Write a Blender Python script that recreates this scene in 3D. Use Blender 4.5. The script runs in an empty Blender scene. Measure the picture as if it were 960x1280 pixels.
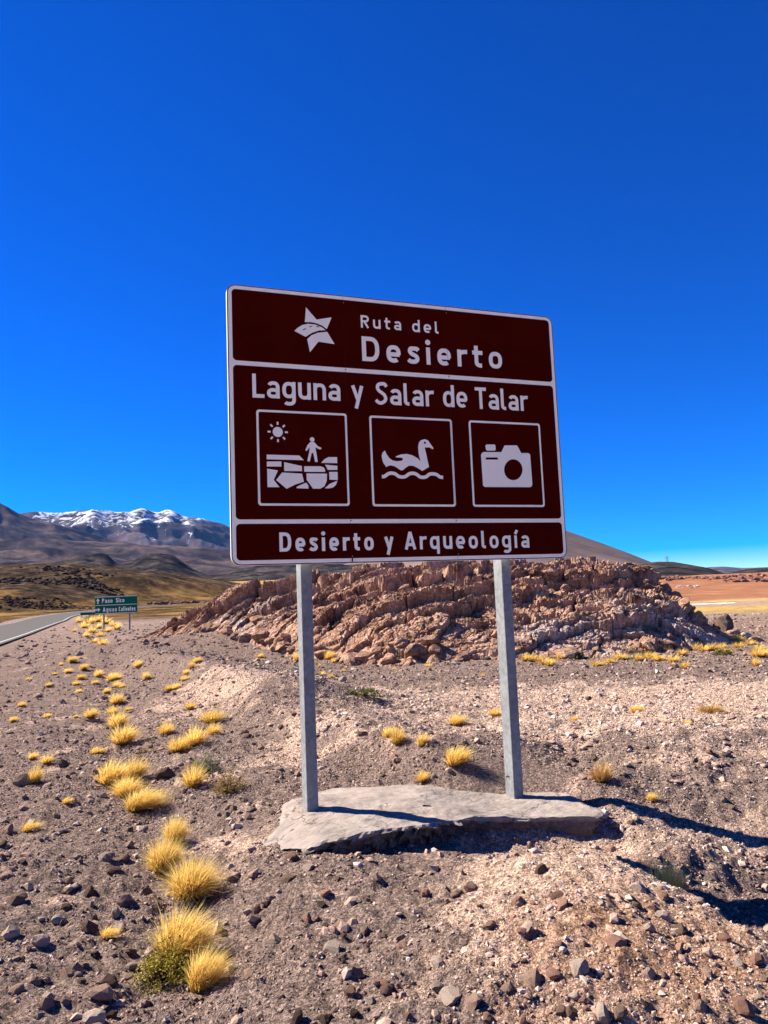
import bpy, bmesh, math, random
import numpy as np
from mathutils import Matrix, Vector

random.seed(7)
rng = np.random.default_rng(11)
scene = bpy.context.scene
C = scene.collection
PI = math.pi

# ------------------------------------------------------------------ camera, sky, sun, exposure
PITCH, ROLL, FPX, CAMZ = 6.24, 2.285, 960.0, 1.6
cam_data = bpy.data.cameras.new('camera')
cam = bpy.data.objects.new('camera', cam_data)
C.objects.link(cam)
cam.matrix_world = Matrix.Translation((0, 0, CAMZ)) @ Matrix.Rotation(math.radians(90 + PITCH), 4, 'X') @ Matrix.Rotation(math.radians(-ROLL), 4, 'Z')
cam_data.sensor_fit = 'VERTICAL'
cam_data.sensor_height = 36.0
cam_data.sensor_width = 27.0
cam_data.lens = 36.0 * FPX / 1280.0
cam_data.clip_start = 0.05
cam_data.clip_end = 120000
scene.camera = cam

SUN_TO = Vector((-1.99, 0.865, 1.75)).normalized()      # direction towards the sun
SUN_EL = math.asin(SUN_TO.z)
SUN_AZ = math.atan2(SUN_TO.x, SUN_TO.y)                # clockwise from +Y
world = bpy.data.worlds.new('World')
scene.world = world
world.use_nodes = True
wn = world.node_tree.nodes
wl = world.node_tree.links
bg = wn['Background']
sky = wn.new('ShaderNodeTexSky')
sky.sky_type = 'NISHITA'
sky.sun_disc = False
sky.sun_elevation = SUN_EL
sky.sun_rotation = SUN_AZ
sky.altitude = 4000
sky.air_density = 1.0
sky.dust_density = 0.0
sky.ozone_density = 4.0
hs = wn.new('ShaderNodeHueSaturation')
hs.inputs['Saturation'].default_value = 2.0
hs.inputs['Hue'].default_value = 0.523
wl.new(sky.outputs[0], hs.inputs['Color'])
wl.new(hs.outputs[0], bg.inputs[0])
bg.inputs[1].default_value = 0.074

sun_data = bpy.data.lights.new('sun', 'SUN')
sun_data.energy = 5.0
sun_data.angle = math.radians(0.53)
sun_data.color = (1.0, 0.93, 0.82)
sun = bpy.data.objects.new('sun', sun_data)
C.objects.link(sun)
sun.rotation_euler = SUN_TO.to_track_quat('Z', 'Y').to_euler()
sun.location = (0, 0, 30)

vs = scene.view_settings
vs.view_transform = 'Standard'
vs.look = 'None'
vs.gamma = 1.0
vs.exposure = 1.5
vs.use_curve_mapping = False
scene.render.engine = 'CYCLES'
scene.cycles.use_denoising = True
scene.cycles.max_bounces = 6
scene.cycles.diffuse_bounces = 3
scene.cycles.glossy_bounces = 2
scene.cycles.transmission_bounces = 3
scene.cycles.volume_bounces = 1
scene.cycles.volume_max_steps = 64

# ------------------------------------------------------------------ numeric helpers
_a = math.radians(90 + PITCH)
_r = math.radians(-ROLL)
RCAM = np.array([[1, 0, 0], [0, math.cos(_a), -math.sin(_a)], [0, math.sin(_a), math.cos(_a)]]) @ \
       np.array([[math.cos(_r), -math.sin(_r), 0], [math.sin(_r), math.cos(_r), 0], [0, 0, 1]])
EYE = np.array([0, 0, CAMZ])


def ray(px, py):
    d = RCAM @ np.array([(px - 480) / FPX, -(py - 640) / FPX, -1.0])
    return d / np.linalg.norm(d)


def az_el(px, py):
    d = ray(px, py)
    return math.atan2(d[0], d[1]), d[2] / math.hypot(d[0], d[1])


def _hash(ix, iy, s):
    h = (ix.astype(np.int64) * 374761393 + iy.astype(np.int64) * 668265263 + s * 1442695041) & 0xFFFFFFFF
    h = ((h ^ (h >> 13)) * 1274126177) & 0xFFFFFFFF
    h = ((h ^ (h >> 16)) * 2246822519) & 0xFFFFFFFF
    return ((h ^ (h >> 15)) & 0xFFFFFF) / float(0x1000000)


def vnoise(x, y, s=0):
    ix = np.floor(x); iy = np.floor(y)
    fx = x - ix; fy = y - iy
    ux = fx * fx * fx * (fx * (fx * 6 - 15) + 10)
    uy = fy * fy * fy * (fy * (fy * 6 - 15) + 10)
    def g(dx, dy):
        a = _hash(ix + dx, iy + dy, s) * 2 * PI
        return np.cos(a) * (fx - dx) + np.sin(a) * (fy - dy)
    a = g(0, 0); b = g(1, 0); c = g(0, 1); d = g(1, 1)
    return 1.4 * (a + (b - a) * ux + (c - a) * uy + (a - b - c + d) * ux * uy)


def fbm(x, y, octaves=5, s=0, gain=0.5):
    out = np.zeros_like(x, dtype=float)
    amp = 1.0
    cx, cy = x, y
    for o in range(octaves):
        out += amp * vnoise(cx, cy, s + o * 17)
        amp *= gain
        cx, cy = (cx * 0.8 - cy * 0.6) * 2.03 + 13.1, (cx * 0.6 + cy * 0.8) * 2.03 - 7.7
    return out


def ridged(x, y, octaves=5, s=0, gain=0.55):
    out = np.zeros_like(x, dtype=float)
    amp = 1.0; tot = 0
    cx, cy = x, y
    for o in range(octaves):
        out += amp * (1 - 2 * np.abs(vnoise(cx, cy, s + o * 31)))
        tot += amp
        amp *= gain
        cx, cy = (cx * 0.8 - cy * 0.6) * 2.1 + 3.1, (cx * 0.6 + cy * 0.8) * 2.1 - 5.7
    return out / tot


def worley(x, y, s=0):
    """F1, F2, offset to the nearest seed, three random numbers of its cell"""
    ix = np.floor(x); iy = np.floor(y)
    f1 = np.full(x.shape, 9.0); f2 = np.full(x.shape, 9.0)
    ox = np.zeros_like(x); oy = np.zeros_like(x); cx = np.zeros_like(x); cy = np.zeros_like(x)
    for dx in (-1, 0, 1):
        for dy in (-1, 0, 1):
            jx = ix + dx; jy = iy + dy
            px = jx + _hash(jx, jy, s + 1); py = jy + _hash(jx, jy, s + 2)
            d = np.hypot(x - px, y - py)
            closer = d < f1
            f2 = np.where(closer, f1, np.minimum(f2, d))
            ox = np.where(closer, x - px, ox); oy = np.where(closer, y - py, oy)
            cx = np.where(closer, jx, cx); cy = np.where(closer, jy, cy)
            f1 = np.where(closer, d, f1)
    return f1, f2, ox, oy, _hash(cx, cy, s + 3), _hash(cx, cy, s + 4), _hash(cx, cy, s + 5)


def sstep(a, b, x):
    t = np.clip((x - a) / (b - a), 0, 1)
    return t * t * (3 - 2 * t)


def gauss(x, y, cx, cy, sx, sy, ang=0.0):
    c, s = math.cos(math.radians(ang)), math.sin(math.radians(ang))
    u = (x - cx) * c + (y - cy) * s
    v = -(x - cx) * s + (y - cy) * c
    return np.exp(-0.5 * ((u / sx) ** 2 + (v / sy) ** 2))


def seg_dist(x, y, pts):
    """distance to a polyline and signed side (+ = right of travel)"""
    best = np.full(x.shape, 1e9); side = np.zeros_like(x); along = np.zeros_like(x)  # side: signed lateral offset
    acc = 0.0
    for (x0, y0), (x1, y1) in zip(pts[:-1], pts[1:]):
        L = math.hypot(x1 - x0, y1 - y0)
        t = np.clip(((x - x0) * (x1 - x0) + (y - y0) * (y1 - y0)) / (L * L), 0, 1)
        dx = x - (x0 + t * (x1 - x0)); dy = y - (y0 + t * (y1 - y0))
        d = np.hypot(dx, dy)
        m = d < best
        best = np.where(m, d, best)
        side = np.where(m, ((x - x0) * (y1 - y0) - (y - y0) * (x1 - x0)) / L, side)
        along = np.where(m, acc + t * L, along)
        acc += L
    return best, side, along

# ------------------------------------------------------------------ terrain height
ROAD = [(6, -40), (-9.0, 2), (-23.3, 40), (-44.5, 98), (-55, 130), (-60, 163), (-55, 198), (-40, 235), (-18, 266), (14, 295), (60, 320)]
def smooth_line(pts, n=12):
    P = [np.array(p, float) for p in pts]
    P = [2 * P[0] - P[1]] + P + [2 * P[-1] - P[-2]]
    out = []
    for i in range(1, len(P) - 2):
        for k in range(n):
            t = k / n
            out.append(0.5 * ((2 * P[i]) + (-P[i - 1] + P[i + 1]) * t + (2 * P[i - 1] - 5 * P[i] + 4 * P[i + 1] - P[i + 2]) * t * t + (-P[i - 1] + 3 * P[i] - 3 * P[i + 1] + P[i + 2]) * t ** 3))
    out.append(P[-2])
    return [tuple(p) for p in out]
ROAD_S = smooth_line(ROAD, 8)
ROAD_HW = 3.3
DITCH = [(-12, 34), (-6.2, 17.2), (-4.2, 12), (-3.1, 9.0), (-2.2, 6.5), (-1.35, 4.9), (-1.0, 3.7), (-0.8, 2.2)]


def far_z(x, y):
    d = np.hypot(x, y)
    az = np.degrees(np.arctan2(x, y))
    zl = np.interp(d, [0, 60, 110, 150, 200, 300, 420, 900, 3000, 6000, 30000], [0, -.1, 0, .6, 1.4, 2.4, 5, 25, 62, 130, 400])
    zr = np.interp(d, [0, 28, 60, 100, 200, 250, 350, 700, 1000, 2000, 30000], [0, 0, -.8, -1.8, -4.2, -4.7, -5, -2, 2.2, 3, 40])
    w = sstep(-8, 9, az)
    return zl * (1 - w) + zr * w


def slab_plane(x, y):
    return 0.123 - 0.03 * (y - 5.577) - 0.10 * sstep(-0.15, 1.0, x)


def slab_z(x, y):
    return slab_plane(x, y) - 0.085 * sstep(-0.62, -1.05, x + 0.35 * (y - 5.6))


def H(x, y):
    x = np.asarray(x, float); y = np.asarray(y, float)
    d = np.hypot(x, y)
    z = far_z(x, y)
    near = 1 - sstep(20, 60, d)
    # foreground mound on the right and the hollow behind it
    ds, sd, al = seg_dist(x, y, [(0.45, 4.85), (0.92, 4.47), (1.26, 4.10), (1.48, 3.3), (1.72, 2.2)])
    lat = -sd
    crest = np.interp(al, [0, .6, 1.1, 1.9, 3.0], [.03, .09, .03, .02, .0])
    body = np.where(lat < 0, np.exp(-(ds / 0.45) ** 2), 1 - sstep(0, .3, ds))
    hollow = sstep(-0.03, 0.42, lat) * (1 - sstep(4.55, 5.0, y - 0.30 * (x - 1.5))) * (1 - sstep(2.4, 3.6, x)) * sstep(1.0, 2.2, y)
    z += crest * body * near - 0.21 * hollow
    z += 0.17 * gauss(x, y, 0.70, 3.42, 0.42, 0.58, -12) * near
    z -= 0.26 * gauss(x, y, 2.55, 5.40, 0.75, 0.55)
    # trodden ground round the slab, lower before its front edge
    ds, sd, al = seg_dist(x, y, [(-0.30, 5.05), (0.45, 5.20), (1.40, 5.28)])
    bed = np.exp(-(ds / 0.30) ** 2)
    z = z * (1 - bed) + (slab_plane(x, y) - 0.135) * bed
    # mounds behind the slab
    ds, sd, al = seg_dist(x, y, [(-1.6, 10.2), (-0.7, 8.6), (0.35, 7.1)])
    prof = np.exp(-(ds / (0.60 - 0.28 * np.tanh(sd / 0.35))) ** 2)
    z += 0.30 * prof * near
    z -= 0.16 * gauss(x, y, 0.75, 8.2, 0.35, 1.1, -35)
    z -= 0.14 * gauss(x, y, 1.6, 7.1, 0.3, 0.32)
    z += 0.20 * gauss(x, y, 3.2, 8.0, 1.5, 0.9)
    z += 0.12 * gauss(x, y, 1.2, 8.4, 0.45, 0.7, -25)
    ds, sd, al = seg_dist(x, y, [(-6.0, 19.5), (-3.6, 15.5), (-2.0, 12.0), (-1.5, 11)])
    prof = np.exp(-(ds / (0.95 - 0.42 * np.tanh(sd / 0.5))) ** 2)
    z += 0.42 * prof * near
    # ditch with the grass row, shoulder to its left
    ds, sd, al = seg_dist(x, y, DITCH)
    z -= 0.07 * np.exp(-(ds / 0.35) ** 2) * near
    z += 0.06 * sstep(0.1, 1.0, -sd) * near
    # low ridge below the left flank of the outcrop
    z += 0.55 * gauss(x, y, -6.0, 25.0, 4.0, 3.0, 20)
    z += 0.10 * gauss(x, y, 4.5, 15, 3.0, 0.7)
    # dark rocky hill to the left of the road
    rd, rs, ra = seg_dist(x, y, ROAD_S[::3])
    hill = 11.5 * gauss(x, y, -122, 270, 46, 48, 20) + 6.0 * gauss(x, y, -190, 300, 55, 50) + 2.4 * gauss(x, y, -75, 300, 30, 40) + 2.2 * gauss(x, y, -104, 190, 26, 16, 20)
    hill = hill * sstep(4, 45, rd)
    z += hill
    # right-hand red ridge with ledges
    z += 9.0 * gauss(x, y, 470, 830, 120, 60) + 6 * gauss(x, y, 330, 900, 70, 50)
    # roughness
    rough = 0.035 * fbm(x * 0.9, y * 0.9, 4, 3) + 0.028 * fbm(x * 3.1, y * 3.1, 4, 9) * near
    rough += near * 0.018 * fbm(x * 11, y * 11, 3, 21) + 0.10 * fbm(x * 0.22, y * 0.22, 3, 40) * sstep(9, 25, d)
    rough += sstep(40, 200, d) * (0.5 * fbm(x * .03, y * .03, 4, 60)) + sstep(500, 3000, d) * 5 * fbm(x * .002, y * .002, 5, 70)
    rough += 0.9 * hill / 11 * ridged(x * .05, y * .05, 4, 77)
    k = sstep(ROAD_HW + 0.6, ROAD_HW + 4.5, rd)
    rough = rough * (1 - 0.6 * np.exp(-(np.hypot(x - .15, (y - 5.6) * 1.6) / 1.2) ** 2))
    z = z + rough * (0.05 + 0.95 * k) - 0.03 * (1 - k)
    top = slab_z(x, y)
    ds, sd, al = seg_dist(x, y, [(-0.62, 5.62), (0.3, 5.72), (1.05, 5.80)])
    z = np.minimum(z, top - 0.035 + 0.40 * np.maximum(0, ds - 0.46))
    ds, sd, al = seg_dist(x, y, [(-0.20, 5.05), (0.45, 5.15), (1.35, 5.25)])
    z = np.minimum(z, slab_plane(x, y) - 0.13 - 0.05 * sstep(.2, .7, x) + 0.03 * vnoise(x * 6, y * 6, 5) + 0.42 * np.maximum(0, ds - 0.17))
    return z


GRID = {}
def Hq(x, y):
    """height read off the finished ground sheet (in front of the camera)"""
    x = np.asarray(x, float); y = np.asarray(y, float)
    r = np.hypot(x, y); a = np.arctan2(x, y)
    fi = np.interp(np.log(r), GRID['lr'], np.arange(len(GRID['lr'])))
    fj = np.interp(a, GRID['a'], np.arange(len(GRID['a'])))
    i = np.clip(fi.astype(int), 0, len(GRID['lr']) - 2); j = np.clip(fj.astype(int), 0, len(GRID['a']) - 2)
    u = fi - i; v = fj - j; Z = GRID['z']
    return (Z[i, j] * (1 - u) * (1 - v) + Z[i + 1, j] * u * (1 - v) + Z[i, j + 1] * (1 - u) * v + Z[i + 1, j + 1] * u * v)


def ground_at(px, py):
    d = ray(px, py)
    lo, hi = 2.0, 3000.0
    for k in range(3):
        ts = np.geomspace(lo, hi, 500) if k == 0 else np.linspace(lo, hi, 60)
        P = EYE + ts[:, None] * d
        below = P[:, 2] < Hq(P[:, 0], P[:, 1])
        if not below.any():
            return None
        i = max(1, int(np.argmax(below)))
        lo, hi = ts[i - 1], ts[i]
    return EYE + hi * d


def h1(x, y):
    return float(Hq(np.array([x]), np.array([y]))[0])

# ------------------------------------------------------------------ mesh helpers
def mesh_np(name, verts, faces, mat=None, smooth=False):
    verts = np.asarray(verts, np.float32)
    faces = np.asarray(faces, np.int32)
    me = bpy.data.meshes.new(name)
    n = faces.shape[1]
    me.vertices.add(len(verts)); me.vertices.foreach_set('co', verts.ravel())
    me.loops.add(faces.size); me.loops.foreach_set('vertex_index', faces.ravel())
    me.polygons.add(len(faces))
    me.polygons.foreach_set('loop_start', np.arange(0, faces.size, n, dtype=np.int32))
    me.polygons.foreach_set('use_smooth', np.full(len(faces), smooth))
    me.update(calc_edges=True)
    me.validate()
    if mat: me.materials.append(mat)
    return me


def add_attr(me, name, vals):
    a = me.attributes.new(name, 'FLOAT', 'POINT')
    a.data.foreach_set('value', np.asarray(vals, np.float32))


def obj(name, me, parent=None):
    o = bpy.data.objects.new(name, me)
    C.objects.link(o)
    if parent is not None: o.parent = parent
    return o


def tag(o, label=None, cat=None, group=None, kind=None):
    if label: o['label'] = label
    if cat: o['category'] = cat
    if group: o['group'] = group
    if kind: o['kind'] = kind
    return o


def empty(name, loc, rz=0.0):
    o = bpy.data.objects.new(name, None)
    C.objects.link(o)
    o.empty_display_size = 0.1
    o.location = loc
    o.rotation_euler = (0, 0, rz)
    return o


def grid_faces(nr, nc):
    i = np.arange(nr - 1)[:, None] * nc + np.arange(nc - 1)[None, :]
    return np.stack([i, i + 1, i + nc + 1, i + nc], -1).reshape(-1, 4)


def bm_mesh(name, bm, mat, smooth=False):
    me = bpy.data.meshes.new(name)
    bm.normal_update()
    bm.to_mesh(me); bm.free()
    if mat: me.materials.append(mat)
    if smooth:
        for p in me.polygons: p.use_smooth = True
    return me


def add_box(bm, x0, x1, y0, y1, z0, z1, bevel=0.0):
    r = bmesh.ops.create_cube(bm, size=1.0)
    for v in r['verts']:
        v.co.x = x0 + (v.co.x + .5) * (x1 - x0)
        v.co.y = y0 + (v.co.y + .5) * (y1 - y0)
        v.co.z = z0 + (v.co.z + .5) * (z1 - z0)
    if bevel > 0:
        es = set()
        for v in r['verts']: es.update(v.link_edges)
        bmesh.ops.bevel(bm, geom=list(es), offset=bevel, segments=2, affect='EDGES', profile=0.5)

# ------------------------------------------------------------------ materials
class NT:
    def __init__(self, name):
        self.m = bpy.data.materials.new(name)
        self.m.use_nodes = True
        self.t = self.m.node_tree
        self.n = self.t.nodes
        self.b = self.n['Principled BSDF']
        self.b.inputs['Roughness'].default_value = 0.9
        self.b.inputs['Specular IOR Level'].default_value = 0.0
    def link(self, a, b): self.t.links.new(a, b)
    def add(self, typ, **kw):
        n = self.n.new(typ)
        for k, v in kw.items(): setattr(n, k, v)
        return n
    def coord(self, out='Object'):
        return self.add('ShaderNodeTexCoord').outputs[out]
    def noise(self, co, scale, detail=4, rough=0.55, dist=0.0):
        n = self.add('ShaderNodeTexNoise')
        n.inputs['Scale'].default_value = scale; n.inputs['Detail'].default_value = detail
        n.inputs['Roughness'].default_value = rough; n.inputs['Distortion'].default_value = dist
        if co is not None: self.link(co, n.inputs['Vector'])
        return n.outputs['Fac']
    def voro(self, co, scale, feature='F1', out='Distance'):
        n = self.add('ShaderNodeTexVoronoi', feature=feature)
        n.inputs['Scale'].default_value = scale
        self.link(co, n.inputs['Vector'])
        return n.outputs[out]
    def ramp(self, fac, stops):
        n = self.add('ShaderNodeValToRGB')
        e = n.color_ramp.elements
        while len(e) < len(stops): e.new(0.5)
        for el, (p, c) in zip(e, stops):
            el.position = p
            el.color = (c, c, c, 1) if isinstance(c, (int, float)) else (*c, 1)
        self.link(fac, n.inputs['Fac'])
        return n.outputs['Color']
    def mix(self, fac, a, b, mode='MIX'):
        n = self.add('ShaderNodeMix', data_type='RGBA', blend_type=mode)
        for sock, v in ((n.inputs[0], fac), (n.inputs[6], a), (n.inputs[7], b)):
            if isinstance(v, (int, float)): sock.default_value = v
            elif isinstance(v, tuple): sock.default_value = (*v, 1)
            else: self.link(v, sock)
        return n.outputs[2]
    def math(self, op, a, b=0.0, clamp=False):
        n = self.add('ShaderNodeMath', operation=op, use_clamp=clamp)
        for sock, v in ((n.inputs[0], a), (n.inputs[1], b)):
            if isinstance(v, (int, float)): sock.default_value = v
            else: self.link(v, sock)
        return n.outputs[0]
    def attr(self, name):
        return self.add('ShaderNodeAttribute', attribute_name=name).outputs['Fac']
    def bump(self, height, strength=0.5, dist=0.02, prev=None):
        n = self.add('ShaderNodeBump')
        n.inputs['Strength'].default_value = strength; n.inputs['Distance'].default_value = dist
        self.link(height, n.inputs['Height'])
        if prev is not None: self.link(prev, n.inputs['Normal'])
        return n.outputs['Normal']
    def done(self, color, rough=None, normal=None):
        if isinstance(color, tuple): self.b.inputs['Base Color'].default_value = (*color, 1)
        else: self.link(color, self.b.inputs['Base Color'])
        if rough is not None: self.b.inputs['Roughness'].default_value = rough
        if normal is not None: self.link(normal, self.b.inputs['Normal'])
        return self.m


def mat_ground():
    t = NT('ground_soil')
    co = t.coord()
    gravel = t.ramp(t.noise(co, 55, 8, 0.82), [(0.30, (0.09, 0.062, 0.051)), (0.5, (0.235, 0.165, 0.134)), (0.72, (0.42, 0.305, 0.245))])
    pale = t.ramp(t.noise(co, 40, 8, 0.8), [(0.30, (0.33, 0.20, 0.138)), (0.5, (0.53, 0.36, 0.262)), (0.7, (0.70, 0.53, 0.41))])
    red = t.ramp(t.noise(co, 12, 5, 0.65), [(0.3, (0.24, 0.125, 0.075)), (0.6, (0.44, 0.26, 0.165)), (0.75, (0.55, 0.36, 0.25))])
    n1 = t.noise(co, 1.6, 5, 0.62)
    n2 = t.noise(co, 5.0, 4, 0.6)
    pf = t.math('ADD', t.attr('pale'), t.math('MULTIPLY', t.math('SUBTRACT', t.math('ADD', n1, t.math('MULTIPLY', n2, 0.5)), 0.75), 2.4))
    col = t.mix(t.ramp(pf, [(0.38, 0.0), (0.72, 1.0)]), gravel, pale)
    rf = t.math('ADD', t.attr('red'), t.math('MULTIPLY', t.math('SUBTRACT', n2, 0.5), 1.0))
    col = t.mix(t.ramp(rf, [(0.3, 0.0), (0.8, 1.0)]), col, red)
    # single grains and pebbles of differing tone
    for sc_, lo_, hi_ in ((130, 0.55, 1.55), (48, 0.70, 1.35)):
        bw = t.add('ShaderNodeRGBToBW'); t.link(t.voro(co, sc_, 'F1', 'Color'), bw.inputs[0])
        col = t.mix(1.0, col, t.ramp(bw.outputs[0], [(0.2, lo_), (0.8, hi_)]), 'MULTIPLY')
    # dry grass seen from afar, bare salt, far red soil
    mot = t.noise(co, 0.35, 6, 0.75)
    yl = t.ramp(mot, [(0.35, (0.22, 0.13, 0.045)), (0.5, (0.42, 0.265, 0.065)), (0.65, (0.56, 0.40, 0.13))])
    col = t.mix(t.attr('grass'), col, yl)
    ol = t.ramp(t.noise(co, 0.055, 9, 0.8), [(0.42, (0.024, 0.016, 0.011)), (0.5, (0.100, 0.058, 0.022)), (0.60, (0.25, 0.145, 0.048))])
    col = t.mix(t.attr('steppe'), col, ol)
    rk = t.ramp(t.noise(co, 0.22, 9, 0.8), [(0.40, (0.014, 0.011, 0.010)), (0.52, (0.055, 0.038, 0.027)), (0.64, (0.16, 0.108, 0.065))])
    col = t.mix(t.ramp(t.math('ADD', t.attr('rocky'), t.math('MULTIPLY', t.math('SUBTRACT', t.noise(co, 0.06, 6, 0.7), 0.5), 1.6)), [(0.35, 0.0), (0.55, 1.0)]), col, rk)
    rs = t.ramp(t.noise(co, 0.03, 7, 0.7), [(0.3, (0.17, 0.075, 0.042)), (0.55, (0.28, 0.125, 0.066)), (0.75, (0.38, 0.21, 0.125))])
    col = t.mix(t.attr('redsoil'), col, rs)
    col = t.mix(t.ramp(t.math('ADD', t.attr('salt'), t.math('MULTIPLY', t.math('SUBTRACT', t.noise(co, 0.08, 6, 0.8), 0.5), 1.6)), [(0.55, 0.0), (0.7, 1.0)]), col, (0.78, 0.76, 0.74))
    hgt = t.math('ADD', t.noise(co, 60, 5, 0.75), t.math('MULTIPLY', t.voro(co, 45), -0.7))
    nrm = t.bump(t.voro(co, 120), 1.0, 0.012)
    nrm = t.bump(hgt, 1.0, 0.018, nrm)
    nrm = t.bump(t.noise(co, 9, 7, 0.75), 0.9, 0.06, nrm)
    return t.done(col, 0.95, nrm)


def mat_rock(name, stops, scale=3.0, bump=0.02, rand=0.35, pale=None):
    t = NT(name)
    co = t.coord()
    col = t.ramp(t.noise(co, scale, 7, 0.68, 0.4), stops)
    info = t.add('ShaderNodeObjectInfo')
    tint = t.ramp(info.outputs['Random'], [(0.0, 1 - rand), (0.5, 1.0), (1.0, 1 + rand)])
    col = t.mix(1.0, col, tint, 'MULTIPLY')
    if pale:
        pf = t.math('MULTIPLY', t.attr('pale'), t.ramp(t.noise(co, 2.2, 6, 0.7), [(0.42, 0.0), (0.60, 1.0)]))
        col = t.mix(pf, col, pale)
    bw = t.add('ShaderNodeRGBToBW'); t.link(t.voro(co, scale * 14, 'F1', 'Color'), bw.inputs[0])
    col = t.mix(1.0, col, t.ramp(bw.outputs[0], [(0.2, 0.72), (0.8, 1.25)]), 'MULTIPLY')
    h = t.math('ADD', t.noise(co, scale * 6, 8, 0.72), t.math('MULTIPLY', t.voro(co, scale * 4), 0.5))
    return t.done(col, 0.92, t.bump(h, 0.9, bump))


def mat_plain(name, col, rough=0.6, var=0.0, scale=20, metallic=0.0, spec=0.3, bump=0.0):
    t = NT(name)
    t.b.inputs['Metallic'].default_value = metallic
    t.b.inputs['Specular IOR Level'].default_value = spec
    c = col
    nrm = None
    if var:
        f = t.noise(t.coord(), scale, 5, 0.6)
        c = t.ramp(f, [(0.3, tuple(v * (1 - var) for v in col)), (0.7, tuple(min(1, v * (1 + var)) for v in col))])
        if bump: nrm = t.bump(f, 0.5, bump)
    return t.done(c, rough, nrm)


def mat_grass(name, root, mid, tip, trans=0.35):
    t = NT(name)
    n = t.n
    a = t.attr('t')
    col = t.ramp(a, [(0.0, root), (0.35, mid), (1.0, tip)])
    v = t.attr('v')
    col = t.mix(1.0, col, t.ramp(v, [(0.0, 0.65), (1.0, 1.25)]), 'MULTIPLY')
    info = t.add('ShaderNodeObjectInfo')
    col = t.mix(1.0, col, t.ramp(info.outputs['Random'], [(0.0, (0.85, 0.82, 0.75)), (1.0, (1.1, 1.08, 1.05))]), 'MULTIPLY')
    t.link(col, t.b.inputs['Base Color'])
    t.b.inputs['Roughness'].default_value = 0.6
    tr = t.add('ShaderNodeBsdfTranslucent')
    t.link(col, tr.inputs['Color'])
    mx = t.add('ShaderNodeMixShader')
    mx.inputs[0].default_value = trans
    t.link(t.b.outputs[0], mx.inputs[1]); t.link(tr.outputs[0], mx.inputs[2])
    t.link(mx.outputs[0], n['Material Output'].inputs['Surface'])
    return t.m


def mat_mountain(name, stops, scale, snow=False):
    t = NT(name)
    co = t.coord()
    col = t.ramp(t.noise(co, scale, 9, 0.65, 0.6), stops)
    if snow:
        f = t.math('ADD', t.attr('snow'), t.math('MULTIPLY', t.math('SUBTRACT', t.noise(co, scale * 2.6, 10, 0.74, 1.2), 0.5), 3.4))
        col = t.mix(t.ramp(f, [(0.42, 0.0), (0.66, 1.0)]), col, (0.70, 0.70, 0.74))
    return t.done(col, 0.95)


def mat_asphalt():
    t = NT('asphalt')
    co = t.coord()
    col = t.ramp(t.noise(co, 14, 6, 0.7), [(0.3, (0.085, 0.078, 0.073)), (0.7, (0.15, 0.138, 0.128))])
    return t.done(col, 0.85, t.bump(t.noise(co, 60, 4, 0.7), 0.4, 0.01))


def mat_concrete():
    t = NT('rough_concrete')
    co = t.coord()
    col = t.ramp(t.noise(co, 4, 7, 0.7, 0.3), [(0.3, (0.18, 0.148, 0.125)), (0.55, (0.30, 0.25, 0.212)), (0.75, (0.40, 0.335, 0.285))])
    dust = t.ramp(t.noise(co, 1.7, 5, 0.65), [(0.45, 0.0), (0.65, 1.0)])
    col = t.mix(t.math('MULTIPLY', dust, 0.35), col, (0.40, 0.30, 0.235))
    shade_brown = t.ramp(t.noise(co, 30, 6, 0.75), [(0.3, (0.07, 0.05, 0.038)), (0.55, (0.16, 0.118, 0.092)), (0.75, (0.30, 0.235, 0.19))])
    col = t.mix(t.attr('side'), col, shade_brown)  # broken sides painted darker brown, standing in for their shade
    crack = t.add('ShaderNodeTexVoronoi', feature='DISTANCE_TO_EDGE')
    crack.inputs['Scale'].default_value = 1.3
    wob = t.add('ShaderNodeTexNoise'); wob.inputs['Scale'].default_value = 5.0; wob.inputs['Detail'].default_value = 4
    t.link(co, wob.inputs['Vector'])
    vm = t.add('ShaderNodeMixRGB') if False else None
    add = t.add('ShaderNodeVectorMath', operation='MULTIPLY_ADD')
    t.link(wob.outputs['Color'], add.inputs[0]); add.inputs[1].default_value = (0.35, 0.35, 0.35); t.link(co, add.inputs[2])
    t.link(add.outputs[0], crack.inputs['Vector'])
    cf = t.ramp(crack.outputs['Distance'], [(0.0, 0.25), (0.006, 1.0)])
    col = t.mix(1.0, col, cf, 'MULTIPLY')
    h = t.math('ADD', t.noise(co, 45, 6, 0.75), t.math('MULTIPLY', cf, 0.6))
    return t.done(col, 0.93, t.bump(h, 0.7, 0.008))


def mat_galv():
    t = NT('galvanised_steel')
    co = t.coord()
    f = t.voro(co, 38, 'F1', 'Color')
    g = t.add('ShaderNodeRGBToBW'); t.link(f, g.inputs[0])
    col = t.ramp(t.math('ADD', t.math('MULTIPLY', g.outputs[0], 0.35), t.math('MULTIPLY', t.noise(co, 3.0, 5, 0.7), 0.65)), [(0.3, (0.15, 0.152, 0.15)), (0.7, (0.25, 0.253, 0.25))])
    t.b.inputs['Metallic'].default_value = 0.0
    t.b.inputs['Specular IOR Level'].default_value = 0.2
    return t.done(col, 0.6)


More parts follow.
